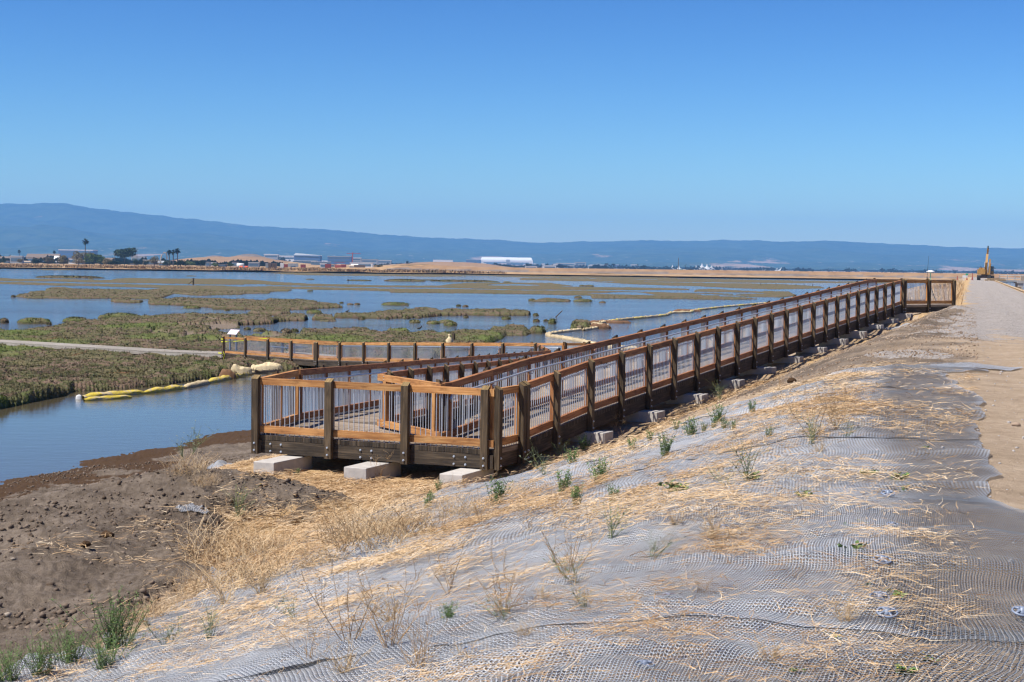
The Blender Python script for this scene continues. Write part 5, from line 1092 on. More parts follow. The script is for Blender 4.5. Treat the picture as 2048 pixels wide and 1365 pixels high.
# clods
def clods(N, fd, sr, wr, rmin, rmax, name, label, m_):
    s, w, x, y = field(N, fd, sr, wr); n = len(s); r = rmin * (rmax / rmin) ** (RNG.uniform(0, 1, n) ** 3.0); z = H(x, y) + r * .15
    ico = np.array([[0, 0, 1], [.9, 0, .4], [.28, .85, .4], [-.72, .53, .4], [-.72, -.53, .4], [.28, -.85, .4], [.5, .5, -.6], [-.6, .2, -.6], [0, -.7, -.6]]); Fi = np.array([[0, 1, 2], [0, 2, 3], [0, 3, 4], [0, 4, 5], [0, 5, 1], [1, 6, 2], [2, 6, 7], [2, 7, 3], [3, 7, 4], [4, 7, 8], [4, 8, 5], [5, 8, 1], [1, 8, 6]])
    Vv = ico[None] * r[:, None, None] * RNG.uniform(.65, 1.3, (n, 9, 1)); Vv[:, :, 2] *= .75; a = RNG.uniform(0, 2 * pi, n); ca, sa = np.cos(a)[:, None], np.sin(a)[:, None]
    Vr = np.stack([Vv[:, :, 0] * ca - Vv[:, :, 1] * sa, Vv[:, :, 0] * sa + Vv[:, :, 1] * ca, Vv[:, :, 2]], -1) + np.stack([x, y, z], -1)[:, None]
    Ff = (Fi[None] + (np.arange(n) * 9)[:, None, None]).reshape(-1, 3); tn = np.repeat(RNG.uniform(0, 1, n), 9)
    tag(link(name, npmesh(name, Vr.reshape(-1, 3), Ff, m_, attrs={'tone': tonecol(tn)})), label, None, None, 'stuff'); print(name, n)
m, nt, b = mat('soil_clod'); B = NB(nt); B.link(B.ramp(B.attr('tone').outputs['Fac'], [(0, (.085, .060, .042)), (.5, (.16, .12, .088)), (.97, (.22, .17, .13)), (1, (.36, .30, .24))]), b.inputs['Base Color']); b.inputs['Roughness'].default_value = 1; b.inputs['Specular IOR Level'].default_value = .1; M['clod'] = m
m, nt, b = mat('tan_clod'); B = NB(nt); B.link(B.ramp(B.attr('tone').outputs['Fac'], [(0, (.19, .13, .085)), (.5, (.28, .20, .14)), (1, (.42, .33, .24))]), b.inputs['Base Color']); b.inputs['Roughness'].default_value = 1; b.inputs['Specular IOR Level'].default_value = .1; M['clod2'] = m
def dsoil(s, w, x, y):
    t, v = rampt(x, y); return soilw(x, y, s, w, t, v) * (w > 5) * (.12 + .9 * sstep(.42, .62, fbm(s * .7, w * .7, 88, 3)))
clods(110000, dsoil, (-9, 26), (6, 24), .008, .048, 'soil_clods', 'loose dark clods lying on the brown bank', M['clod'])
def dberm(s, w, x, y):
    t, v = rampt(x, y); return soilw(x, y, s, w, t, v) * (w <= 5) * (.15 + .8 * sstep(.4, .6, fbm(s * .7, w * .7, 89, 3)))
clods(50000, dberm, (6, 50), (-1.5, 5), .008, .036, 'berm_clods', 'loose tan clods on the soil berm beside the ramp', M['clod2'])
def dgr(s, w, x, y): return .35 * (w < -.4) * (w > -5.6) * (.3 + .7 * sstep(20, 30, s))
clods(26000, dgr, (-6, 70), (-5.6, -.4), .006, .03, 'road_gravel', 'loose gravel and small stones on the levee road', simple('gravel', (.34, .31, .285), .95, 0, .35, 40))
# ------------------------------------------------------------ weeds growing through the netting
M['stemg'] = simple('green_stem', (.15, .18, .07), .8, 0, .25, 9); M['leafw'] = simple('weed_leaf', (.105, .185, .045), .8, 0, .35, 9); M['grey'] = simple('grey_green_leaf', (.17, .20, .12), .85, 0, .3, 9); M['flower'] = simple('yellow_flower', (.75, .62, .03), .6, 0, .1, 9); M['dryst'] = simple('dry_stem', (.36, .23, .11), .8, 0, .35, 9); M['palest'] = simple('pale_dry_stem', (.62, .46, .27), .75, 0, .25, 9)
def ribs(segs, wd):
    """thin 3-sided stems. segs: list of polylines"""
    b = MB()
    for pl, r in segs: b.tube(pl, r, 3, cap=False, r2=r * .45)
    return b
def grow(rs, L, spread, n, curve=.3, r=.004, base=(0, 0, 0), up=1.0, kinks=5, jit=.02):
    out = []
    for i in range(n):
        a = rs.uniform(0, 2 * pi); tl = rs.uniform(.05, spread); d = Vector((cos(a) * tl, sin(a) * tl, up)).normalized(); p = Vector(base) + Vector((rs.uniform(-jit, jit), rs.uniform(-jit, jit), 0)); pl = [p]; l = L * rs.uniform(.55, 1.05)
        for k in range(kinks):
            d = (d + Vector((rs.uniform(-1, 1), rs.uniform(-1, 1), rs.uniform(-.6, .5))) * curve / kinks * 1.6).normalized(); p = p + d * l / kinks; pl.append(p)
        out.append((pl, r))
    return out
def leaves_on(rs, segs, n, ll, lw, b=None, lo=.1):
    b = b or MB()
    for pl, r in segs:
        for _ in range(n):
            f = rs.uniform(lo, 1) * (len(pl) - 1); i = min(int(f), len(pl) - 2); p = pl[i].lerp(pl[i + 1], f - i); a = rs.uniform(0, 2 * pi); d = Vector((cos(a), sin(a), rs.uniform(.1, 1.1))).normalized(); s_ = d.cross(Vector((rs.uniform(-1, 1), rs.uniform(-1, 1), 1))).normalized() * lw * rs.uniform(.6, 1.3); l = ll * rs.uniform(.5, 1.2)
            b.poly([p, p + d * l * .5 + s_, p + d * l, p + d * l * .5 - s_])
    return b
def proto_bushy(seed, h=.32):      # dense green weed with needle leaves
    rs = random.Random(seed); t = empty('weed'); sg = grow(rs, h, .55, 26, .3, .0026, jit=.05)
    ribs(sg, 0).build('stem', M['stemg'], t); leaves_on(rs, sg, 26, .035, .005).build('foliage', M['leafw'], t); return t
def proto_big(seed, h=.8):
    rs = random.Random(seed); t = empty('weed'); sg = grow(rs, h, .5, 44, .35, .0042, jit=.10)
    ribs(sg, 0).build('stem', M['stemg'], t); leaves_on(rs, sg, 46, .035, .0042).build('foliage', M['leafw'], t); return t
def proto_rosette(seed, h=.12):
    rs = random.Random(seed); t = empty('weed'); sg = grow(rs, h, 1.4, 9, .4, .003)
    ribs(sg, 0).build('stem', M['stemg'], t); leaves_on(rs, sg, 9, .05, .014).build('foliage', M['leafw'], t)
    b = MB()
    for pl, r in sg[:5]: b.lathe(pl[-1], [(.0, 0), (.007, .002), (.001, .006)], 5)
    b.build('flower', M['flower'], t); return t
def proto_mustard(seed, h=.75, green=True, fl=True):
    rs = random.Random(seed); t = empty('weed'); sg = grow(rs, h, .8, 7, .5, .0042)
    more = []
    for pl, r in sg:
        for k in range(4):
            i = rs.randint(1, len(pl) - 2); more += grow(rs, h * .42, 1.2, 1, .5, .0024, pl[i], .9, 4)
    b = ribs(sg + more, 0); b.build('stem', M['stemg' if green else 'dryst'], t)
    leaves_on(rs, sg, 5, .07, .012, None, 0).build('foliage', M['grey' if green else 'dryst'], t)
    lb = leaves_on(rs, more, 7, .022, .004, None, .2); lb.build('pods', M['grey' if green else 'palest'], t)
    if fl:
        b = MB()
        for pl, r in (more[::3] + sg[:3]): b.lathe(pl[-1], [(.0, 0), (.006, .002), (.001, .006)], 5)
        b.build('flower', M['flower'], t)
    return t
def proto_stalk(seed, h=.7, n=9, pale=False):   # dry, bare, branching
    rs = random.Random(seed); t = empty('dry_weed'); sg = grow(rs, h, .9, n, .7, .0036); more = []
    for pl, r in sg:
        for k in range(5): i = rs.randint(1, len(pl) - 1); more += grow(rs, h * .33, 1.3, 1, .7, .002, pl[i], .8, 3)
    ribs(sg + more, 0).build('stem', M['palest' if pale else 'dryst'], t); leaves_on(rs, more, 8, .018, .0035).build('seed_pods', M['dryst'], t); return t
def proto_brush(seed, h=.45):      # thick dry clump
    rs = random.Random(seed); t = empty('dry_brush'); sg = grow(rs, h, .9, 120, 1.2, .0020, kinks=5, jit=.24); ribs(sg, 0).build('stem', M['palest'], t); sg2 = grow(rs, h * 1.0, .9, 60, 1.5, .0021, kinks=5, jit=.26); ribs(sg2, 0).build('twig', M['dryst'], t); leaves_on(rs, sg2, 12, .022, .004).build('seed_pods', M['straw'] if False else M['dryst'], t); return t
PR = {'B': [proto_big(31), proto_big(32)], 'b': [proto_bushy(i) for i in (1, 2, 3)], 'r': [proto_rosette(i) for i in (4, 5)], 'm': [proto_mustard(i) for i in (6, 7)], 's': [proto_stalk(8), proto_stalk(9, .7, 6)], 'p': [proto_stalk(10, .45, 16, True)], 'k': [proto_brush(11), proto_brush(12)]}
used = set()
INFO = {'B': ('weed', 'tall feathery green weeds'), 'b': ('weed', 'bushy green weeds'), 'r': ('weed', 'low green weeds with tiny yellow flowers'), 'm': ('weed', 'wispy grey green mustard weeds'), 's': ('dry weed', 'bare dry branching weeds'), 'p': ('dry weed', 'pale dry grass tufts'), 'k': ('dry brush', 'dry golden brush clumps')}
PN = {'b': 1, 'r': 1, 'm': 1, 's': 1, 'p': 1, 'k': 1}
# kind, column, row of the foot, height in pixels, where (completes the label)
WD_ = [('B', 232, 1300, 88, 'bushy dark green weed at the lower left, tallest there'), ('B', 216, 1340, 55, 'narrow green weed just below the tallest one at lower left'), ('B', 85, 1350, 62, 'spreading green weed in the bottom left corner'), ('B', 142, 1325, 60, 'green weed between the corner and the tallest lower left weed'), ('B', 15, 1362, 55, 'small green weed at the very bottom left frame edge'), ('m', 265, 1300, 60, 'wispy weed right of the tallest lower left weed'),
 ('b', 853, 1016, 34, 'small round green weed below the rightmost footing block'), ('b', 877, 981, 22, 'short green weed right beside the rightmost footing block'), ('b', 993, 1008, 52, 'green weed before the platform corner post'), ('b', 1155, 1010, 40, 'green weed below the first block of the long ramp'), ('b', 1226, 1005, 36, 'green weed right of the one below the first block'), ('b', 1198, 965, 48, 'bushy yellow-dotted weed above the netting edge'), ('b', 1127, 985, 44, 'feathery green weed left of the yellow-dotted bush'), ('b', 1330, 912, 44, 'tall green weed on the netting below the second block'), ('b', 1383, 872, 38, 'green weed where the soil berm meets the netting'), ('b', 1352, 858, 20, 'small green weed left of the berm weeds'), ('b', 1408, 862, 20, 'small green weed right of the berm weed'), ('b', 1436, 845, 36, 'broad green weed at the foot of the soil berm'), ('b', 1426, 856, 22, 'short green weed under the broad berm weed'), ('b', 1449, 857, 22, 'short green weed right under the broad berm weed'), ('b', 1467, 859, 22, 'rightmost small weed of the berm row'), ('b', 1505, 824, 24, 'lone green weed on the berm edge'), ('b', 1538, 874, 22, 'lone green weed on the bare netting'), ('b', 595, 948, 14, 'tiny green weed right of the leftmost block'), ('r', 540, 946, 8, 'flat green weed at the leftmost block'), ('b', 1170, 900, 30, 'green weed at the foot of the first block'), ('b', 1145, 930, 34, 'green yellow-dotted weed in the ramp shade'), ('b', 1265, 900, 26, 'green weed between the first two ramp blocks'), ('b', 1300, 880, 22, 'green weed under the second ramp block'),
 ('b', 897, 1245, 44, 'bushy green weed alone in the middle of the netting'), ('m', 1010, 1245, 58, 'thin weed right of the lone bushy weed'), ('m', 1170, 1232, 70, 'grey green spindly weed in the middle of the netting'), ('m', 1300, 1120, 72, 'wide wispy mustard weed right of centre'), ('m', 1222, 1080, 80, 'tall wispy mustard weed at the centre of the netting'), ('m', 1150, 1170, 75, 'sprawling grey weed left of the spindly one'), ('m', 1495, 965, 85, 'wide flowering mustard weed high on the netting'), ('m', 1455, 975, 50, 'yellow flowering weed left of the wide mustard'), ('m', 1625, 890, 60, 'mustard weed under the tall dry stalk'), ('m', 1690, 875, 45, 'small mustard weed right of the tall stalk'), ('m', 1440, 800, 42, 'yellow flowering weed on the berm by the netting end'), ('m', 385, 905, 58, 'wispy yellow flowering weed at the water edge'), ('m', 365, 915, 40, 'small wispy weed left of the water edge mustard'), ('m', 330, 1290, 75, 'wispy green weed on the lower netting edge'), ('m', 420, 1280, 72, 'grey green weed sprawling over the lower netting'), ('m', 590, 1240, 60, 'sparse weed with a yellow flower on the lower netting'), ('m', 475, 1040, 75, 'yellow flowering weed beside the dark soil'), ('m', 1090, 950, 55, 'weed growing out from under the ramp'), ('m', 1120, 920, 45, 'yellow flowering weed in the ramp shade'),
 ('r', 1710, 1115, 34, 'low green yellow-flowered weed in the middle of the straw'), ('r', 1790, 1195, 26, 'yellow-flowered low weed above the pin pair'), ('r', 1615, 995, 20, 'low dark green weed on the netting at a straw patch'), ('r', 1735, 950, 20, 'low weed with yellow flowers near the crest'), ('r', 1795, 960, 20, 'low green weed on the crest netting'), ('r', 1850, 895, 10, 'flat green weed on the bare crest netting'), ('r', 1805, 982, 16, 'yellow dotted low weed above the folded seam'), ('r', 1860, 1322, 26, 'low yellow-flowered weed near the bottom right'), ('r', 1810, 1345, 24, 'low weed with yellow buds at the bottom right'), ('r', 1725, 1045, 14, 'small green weed below the folded seam'), ('r', 1695, 1052, 12, 'smaller green weed left below the folded seam'), ('r', 1665, 1275, 20, 'low green weed in the lower straw patch'), ('r', 1590, 1345, 18, 'low green weed at the bottom centre right'), ('r', 1675, 775, 8, 'low weed in the berm edge straw'), ('r', 1730, 1170, 12, 'tiny green weed right of the straw patch'), ('r', 1350, 985, 30, 'low green weed left of the wide mustard'), ('r', 1510, 960, 22, 'green tuft at the foot of the wide mustard'),
 ('s', 1628, 880, 125, 'tall dry stalk standing above the netting, tallest there'), ('s', 1672, 860, 90, 'crooked dry stalk right of the tallest one'), ('s', 1690, 835, 50, 'reddish dry twig clump behind the crooked stalk'), ('s', 1662, 835, 40, 'short reddish dry twigs near the berm'), ('s', 1060, 1060, 70, 'dry branching stalk below the platform corner'), ('s', 1110, 1035, 65, 'reddish dry stalk right of the platform corner'), ('s', 960, 1050, 80, 'thin dry stalk before the platform'), ('s', 1135, 1160, 150, 'long thin dry stalk leaning over the netting centre'), ('s', 900, 1190, 130, 'long bent dry stalk left of centre'), ('s', 780, 1300, 180, 'large tangled dry weed at the bottom centre left'), ('s', 700, 1290, 190, 'large tangled dry weed, leftmost of the bottom pair'), ('s', 840, 1345, 150, 'large dry weed at the bottom edge of the netting'), ('s', 620, 1330, 120, 'dry weed at the bottom left of the netting'), ('s', 1435, 1100, 75, 'single dry stalk rising from a straw heap'), ('s', 1590, 1160, 60, 'short dry stalk right of the netting ridge'), ('s', 1400, 1190, 70, 'thin dry stalk beside the netting arc'), ('s', 1330, 1010, 60, 'thin dry stalk with seed heads above the netting'), ('s', 1010, 1240, 150, 'tall thin dry weed at the lower centre'), ('s', 760, 960, 60, 'dry curly twigs by the middle footing block'), ('s', 1230, 860, 40, 'dry twigs along the ramp shade'), ('s', 1750, 625, 30, 'dry twig leaning at the upper landing beam'), ('s', 1560, 780, 45, 'dry twig at the fourth ramp block'),
 ('p', 1425, 1080, 60, 'pale dry tuft fanning out below the netting ridge top'), ('p', 1085, 1200, 42, 'pale dry tuft in the middle of the netting'), ('p', 1260, 1215, 18, 'small pale tuft beside the spindly weed'), ('p', 1050, 1275, 22, 'small brown tuft on the lower netting'), ('p', 1570, 950, 30, 'pale dry tuft by the wide mustard'), ('p', 1640, 905, 30, 'pale dry tuft under the tall stalk'), ('p', 1600, 1035, 30, 'pale straw tuft below the seam, left'), ('p', 1690, 1245, 60, 'golden tuft in the lower straw heap'), ('p', 1540, 1330, 60, 'golden tuft at the bottom centre right'), ('p', 1350, 1050, 36, 'pale tuft between the two wispy mustards'), ('p', 520, 1190, 70, 'pale dry tuft on the slope foot'), ('p', 450, 1210, 60, 'pale dry tuft at the dark soil edge'), ('p', 780, 1250, 70, 'pale dry tuft within the tangled weeds'), ('p', 690, 1350, 70, 'pale dry tuft at the bottom frame edge'), ('p', 935, 1330, 50, 'pale dry tuft right of the tangled weeds'),
 ('k', 455, 1120, 110, 'tall dry brush clump against the dark soil, leftmost'), ('k', 500, 1170, 105, 'dense dry brush clump on the slope foot'), ('k', 550, 1110, 60, 'low dry brush behind the dense clump'), ('k', 715, 1080, 85, 'dry brush clump left of the big golden one'), ('k', 770, 1090, 110, 'biggest golden brush clump before the platform'), ('k', 830, 1070, 80, 'golden brush clump right of the biggest one'), ('k', 925, 1030, 60, 'golden brush before the platform corner'), ('k', 380, 940, 48, 'dry brush at the water edge'), ('k', 410, 965, 30, 'low dry brush at the netting scrap'), ('k', 1040, 985, 34, 'dry brush right of the platform corner'), ('k', 330, 1230, 60, 'low orange brush on the dark soil edge'), ('k', 400, 1180, 60, 'orange dry brush halfway down the soil edge'), ('k', 640, 1130, 60, 'low golden brush between the two big clumps')]
for i, (k, px, py, hp, lb) in enumerate(WD_):
    ps = PR[k]; j = i % len(ps); o = ps[j]
    if o.name in used: o = copy_tree(o)
    else: used.add(o.name)
    g = GP(px, py + 3); base_h = {'B': .8, 'b': .32, 'r': .12, 'm': .70, 's': .68, 'p': .42, 'k': .42}[k]; sc = max(.25, hp / F * g.y / base_h) * (1.25 if k == 'b' else 1.55 if k == 'B' else .9 if k == 'k' else 1.15)
    o.location = g - Vector((0, 0, .015)); sx_ = 1.0 if k in 'bsm' else (1.25 if k in 'pr' else 1.5)
    if k == 'm': sx_ = 1.3
    o.scale = (sc * sx_, sc * sx_, sc); o.rotation_euler = (random.uniform(-.1, .1), random.uniform(-.1, .1), random.uniform(0, 6.3))
    tag(o, lb, INFO[k][0], INFO[k][1])
# ------------------------------------------------------------ grey boardwalk over the marsh
BZ = ZW - DK
def at2(px, py, z): p = at(px, py, z); return Vector((p.x, p.y, 0))
bwA, bwB = at2(-60, 676.5, BZ), at2(250, 692.5, BZ)     # front edge line seen; the deck continues to the landing
bwC = WE + WD2 * .3
bw = empty('boardwalk', (bwB.x, bwB.y, 0), 'long grey weathered boardwalk without railings crossing the marsh', 'boardwalk')
pts = [at2(-120, 677.5, BZ), at2(0, 684, BZ), at2(175, 694.5, BZ), at2(300, 702.5, BZ), WE + WD2 * .1]
wv_ = 2.0
for i in range(len(pts) - 1):
    a, c = pts[i], pts[i + 1]; al = (c - a).normalized(); nn_ = Vector((-al.y, al.x, 0)); nn_ = nn_ if nn_.y > 0 else -nn_
    planks(bw, [(Z3(a, BZ), Z3(a + nn_ * wv_, BZ), Z3(c + nn_ * wv_, BZ), Z3(c, BZ))], m='greydeck', w=.19, th=.05)
    L = (c - a).length; n = max(1, round(L / 2.4))
    for o in (.05, wv_ - .05):
        b = MB(); b.beam(Z3(a + nn_ * o, BZ - .15), Z3(c + nn_ * o, BZ - .15), .09, .20, nn_); b.build('side_beam', M['greydeck'], bw)
    for k in range(n):
        p = a.lerp(c, k / n)
        for o in (.06, wv_ - .06): q = p + nn_ * (o - .02); b = MB(); b.beam(Vector((q.x, q.y, -.8)), Vector((q.x, q.y, BZ - .06)), .15, .15, al, up=nn_); b.build('support_pile', M['greydeck'], bw)
# kerb board at the far side by the landing
a = at2(312, 688, BZ + .1); c = WE + WP2 * (WW - .1)
b = MB(); b.beam(Z3(a, BZ + .04), Z3(c, BZ + .04), .1, .1, WP2); b.build('edge_board', M['dark'], bw)
# viewing spur behind the landing with bench and panel
sp0 = WE + WP2 * WW - WD2 * .4; spur = empty('viewing_deck', (sp0.x, sp0.y, 0), 'small grey deck behind the walkway end, carrying the metal picnic bench', 'deck')
b_ = [Z3(sp0, BZ), Z3(sp0 - WD2 * 5.5, BZ), Z3(sp0 - WD2 * 5.5 + WP2 * 3, BZ), Z3(sp0 + WP2 * 3, BZ)]
planks(spur, [(b_[0], b_[3], b_[2], b_[1])], m='greydeck', w=.19, th=.05)
for f1, f2 in ((.1, .2), (.1, 2.8), (-5.3, .2), (-5.3, 2.8)):
    q = sp0 + WD2 * f1 * (1 if f1 > 0 else 1) + WP2 * f2; b = MB(); b.beam(Vector((q.x, q.y, -.8)), Vector((q.x, q.y, BZ - .06)), .2, .2, WD2, up=WP2); b.build('support_pile', M['greydeck'], spur)
M['bluegrey'] = simple('blue_grey_metal', (.13, .17, .26), .5, .2, .1, 6)
bc = sp0 - WD2 * 2.0 + WP2 * 1.3; bn = empty('picnic_bench', (bc.x, bc.y, BZ), 'blue grey metal picnic bench behind the walkway end posts', 'bench')
def mbx(c, sx_, sy_, sz_, rz, nm, m_, par): b = MB(); b.box(c, sx_, sy_, sz_, rz); return b.build(nm, m_, par)
rzb = math.atan2(WD2.y, WD2.x)
mbx((bc.x, bc.y, BZ + .76), 1.8, .75, .05, rzb, 'table_top', M['bluegrey'], bn)
for sg in (-1, 1):
    q = bc + WP2 * .68 * sg; mbx((q.x, q.y, BZ + .45), 1.8, .28, .04, rzb, 'seat', M['bluegrey'], bn)
    q = bc + WD2 * .55 * sg; mbx((q.x, q.y, BZ + .37), .12, .12, .74, rzb, 'leg', M['bluegrey'], bn)
    mbx((q.x, q.y, BZ + .38), .06, 1.4, .06, rzb, 'seat_arm', M['bluegrey'], bn)
# interpretive panel
pc = at(458, 669, ZW + .05); pc = Vector((pc.x + .0, pc.y + 1.5, 0)); sg_ = empty('information_panel', (pc.x, pc.y, BZ), 'slanted white information panel above the walkway rail end', 'sign')
m, nt, b = mat('printed_panel'); B = NB(nt); uv = B.uv(); n = B.noise(B.map(uv, (9, 5, 1)), 1, 2, .5); n2 = B.noise(B.map(uv, (40, 90, 1)), 1, 1, .5)
B.link(B.mix(B.mr(n, .52, .56), (.58, .58, .60), B.mix(B.mr(n2, .45, .55), (.62, .18, .20), (.72, .62, .60))), b.inputs['Base Color']); M['panel'] = m
rp = rzb
b = MB(); ex = WD2; uup = (WP2 * .72 + Vector((0, 0, .70))).normalized(); cc = Vector((pc.x, pc.y, ZW + .12)); b.beam(cc - ex * .48, cc + ex * .44, .42, .03, uup, up=uup.cross(ex)); b.build('panel', M['panel'], sg_)
for sg in (-1, 1): q = pc + WD2 * .32 * sg; b = MB(); b.beam(Vector((q.x, q.y, BZ)), Vector((q.x, q.y, ZW + .08)), .08, .08, WD2, up=WP2); b.build('post', M['bluegrey'], sg_)
# caution tape round the end post
M['tape'] = simple('yellow_tape', (.72, .70, .03), .5, 0, .25, 9)
b = MB(); e0 = Z3(WE, ZW)
def tape(b, pl, w=.05):
    for p, q in zip(pl[:-1], pl[1:]): p = Vector(p); q = Vector(q); u_ = Vector((0, 0, w / 2)); b.poly([p - u_, q - u_, q + u_, p + u_]); b.poly([p + u_ + Vector((0, .004, 0)), q + u_ + Vector((0, .004, 0)), q - u_ + Vector((0, .004, 0)), p - u_ + Vector((0, .004, 0))])
o_ = -WP2 * .02
for dz in (-.14, -.30): 
    r4 = [WE + o_ * 1.0 + WD2 * .09, WE + o_ - WD2 * .09]; tape(b, [Z3(r4[0] - WP2 * .01, ZW + dz), Z3(r4[1] - WP2 * .01, ZW + dz)], .06)
p0 = WE - WD2 * .1 + WP2 * .1; pz = [Z3(p0, ZW - .30)] + [Z3(p0 - WD2 * .5 * k + WP2 * .25 * k, ZW - .33 + .06 * k) for k in range(1, 6)] + [Z3(WE + WP2 * 1.9 - WD2 * 2.2, ZW + .05)]
tape(b, pz, .06)
lp = [Z3(WE + WD2 * .05 - WP2 * .03, ZW - 1.02), Z3(WE + WD2 * .35 - WP2 * .05, ZW - 1.0), Z3(WE + WD2 * .42 - WP2 * .05, ZW - 1.3), Z3(WE + WD2 * .25 - WP2 * .05, ZW - 1.5), Z3(WE - WD2 * .15 - WP2 * .05, ZW - 1.45), Z3(WE - WD2 * .25 - WP2 * .05, ZW - 1.1), Z3(WE - WD2 * .12 - WP2 * .03, ZW - .9)]
tape(b, lp, .07)
tag(b.build('caution_tape', M['tape']), 'yellow caution tape tied round the walkway end post', 'tape')

# ------------------------------------------------------------ floating booms
m, nt, b = mat('boom_cover'); B = NB(nt); P = B.pos(); n = B.noise(P, 2.2, 4, .7); n2 = B.noise(B.map(P, (6, 6, 14)), 1, 3, .6)
nz_ = B.n('ShaderNodeSeparateXYZ', ins={0: B.n('ShaderNodeNewGeometry').outputs['Normal']}).outputs[2]
c = B.ramp(B.math('ADD', B.math('MULTIPLY', n, .6), B.math('MULTIPLY', n2, .4)), [(.3, (.50, .36, .03)), (.48, (.62, .47, .06)), (.55, (.48, .38, .22)), (.7, (.56, .47, .32))])
B.link(c, b.inputs['Base Color']); b.inputs['Roughness'].default_value = .6; B.link(B.bump(n2, .7, .05), b.inputs['Normal']); M['boom'] = m
M['cream'] = simple('cream_cover', (.52, .41, .24), .75, 0, .5, 5, .4, 1.0); M['rust'] = simple('rust_brown_litter', (.17, .09, .045), .95, 0, .4, 8)
def boom(name_label, path, seg, r, mats, group='floating booms on the marsh water', knob=None):
    pl = [at(x, y, .0) for x, y in path]; c0 = pl[0]; t = empty('floating_boom', (c0.x, c0.y, 0), name_label, 'floating boom', group)
    D_ = [0]
    for a, c in zip(pl[:-1], pl[1:]): D_.append(D_[-1] + (c - a).length)
    def pt(d):
        for i in range(len(pl) - 1):
            if d <= D_[i + 1] or i == len(pl) - 2: return pl[i].lerp(pl[i + 1], (d - D_[i]) / max(1e-6, D_[i + 1] - D_[i]))
    n = max(1, round(D_[-1] / seg)); n = min(n, 95); sl = D_[-1] / n
    for k in range(n):
        a, c = pt(k * sl), pt((k + 1) * sl * .999); al = (c - a).normalized(); sd_ = Vector((-al.y, al.x, 0)); b = MB(); b.smooth = True; m_ = 9; rows = []
        for i in range(m_ + 1):
            f = i / m_; p = a.lerp(c, f); tape_ = .45 + .55 * min(1, min(f, 1 - f) * 7 + .02); rr = r * tape_ * (1 + .12 * math.sin(k * 3.1 + i * 1.7)); lat = .10 * r * math.sin(k * 2.3 + i); row = []
            for j in range(9):
                an = pi * j / 8 * 1.15 - .08 * pi; wr_ = 1 + .14 * math.sin(j * 2.9 + i * 1.3 + k); row.append(tuple(p + sd_ * (cos(an) * rr * 1.25 * wr_ + lat) + Vector((0, 0, sin(an) * rr * 1.1 * wr_ + .02 - (0.06 if j in (0, 8) else 0)))))
            rows.append(row)
        b0 = len(b.v)
        for row in rows: b.v += row
        for i in range(m_):
            for j in range(8): q = b0 + i * 9 + j; b.quad((q + 9, q + 10, q + 1, q), ((0, 0),) * 4)
        fl_ = b.build('float_segment', M[mats[k % len(mats)]], t)
        if knob: b = MB(); b.lathe(Vector((a.x, a.y, r * .6)), [(.0, r * .9), (r * .45, r * .6), (r * .5, 0), (r * .2, -r * .3)], 8); b.build('connector', M[knob], t)
    return t
boom('yellow and cream floating boom along the near marsh bank', [(166, 797), (232, 791), (305, 787), (350, 781), (395, 773), (424, 765), (452, 760), (487, 751), (520, 745), (560, 741)], 3.3, .18, ['boom', 'boom', 'cream'])
boom('folded yellow boom end lying parallel beside the near marsh bank', [(168, 802), (200, 800), (240, 797), (262, 796)], 3.2, .12, ['boom'])
boom('cream floating boom making a zigzag in the open water', [(1196, 692), (1160, 683), (1120, 676), (1089, 672), (1102, 668.5), (1135, 664), (1163, 661)], 3.0, .19, ['cream'], knob='cream')
boom('cream boom bend pointing right in the open water', [(1168, 661.5), (1190, 658), (1219, 653.5), (1200, 650.5), (1184, 648.5)], 3.0, .19, ['cream'], knob='cream')
boom('long thin cream boom running out along the levee water', [(1200, 647.5), (1235, 642), (1290, 636.5), (1331, 632.5), (1342, 627), (1381, 626), (1386, 622.5), (1450, 615), (1510, 609.5), (1570, 604), (1640, 597)], 5.5, .22, ['cream', 'boom'], knob='cream')
boom('cream boom seen through the walkway railings, heaped with litter', [(742, 722), (775, 716), (808, 711), (840, 706), (880, 704)], 2.2, .2, ['cream'], knob='rust')
boom('cream boom behind the long ramp railings', [(1210, 696), (1250, 697), (1300, 700), (1345, 702)], 3.0, .19, ['cream'], knob='cream')
def heap(px0, px1, py, h, label, m_, name='tarp_heap', cat='tarp', z=.02):
    a, c = at(px0, py, 0), at(px1, py, 0); cc = (a + c) / 2; w = (c - a).length; n = 40; g0, g1 = np.meshgrid(np.linspace(-1, 1, n), np.linspace(-1, 1, n)); R_ = np.hypot(g0, g1); X = g0 * w / 2; Y = g1 * w * .16
    Z = h * np.clip(1 - R_ ** 2.5, 0, 1) ** .5 * (.25 + 1.3 * fbm(X * 2.2, Y * 2.2 + px0, 12, 4)) + .05 * np.abs(np.sin(X * 6 + 9 * fbm(X * 2, Y * 2, 3, 3))) * (R_ < .9); Fq = gridfaces(n, n); Fq = Fq[(R_.reshape(-1)[Fq] < 1.02).all(1)]
    tag(link(name, npmesh(name, np.stack([X, Y, Z - .08 * (R_ > .95)], -1).reshape(-1, 3), Fq, M[m_], smooth=True), None, (cc.x, cc.y, z)), label, cat)
heap(460, 505, 756, .42, 'crumpled tan tarp heaped on the bank at the boom end', 'cream', z=.3); heap(500, 566, 748, .30, 'wrinkled cream tarp lying right of the crumpled heap', 'cream', z=.3); heap(436, 474, 758, .6, 'brown twig and reed litter pile left of the tan tarp', 'rust', 'litter_pile', 'litter'); heap(151, 164, 799, .14, 'white rag bundled on the tip of the yellow boom', 'white', 'rag_bundle', 'rag'); heap(1180, 1222, 657.5, .5, 'brown driftwood litter caught at the cream boom bend', 'rust', 'drift_litter', 'litter')
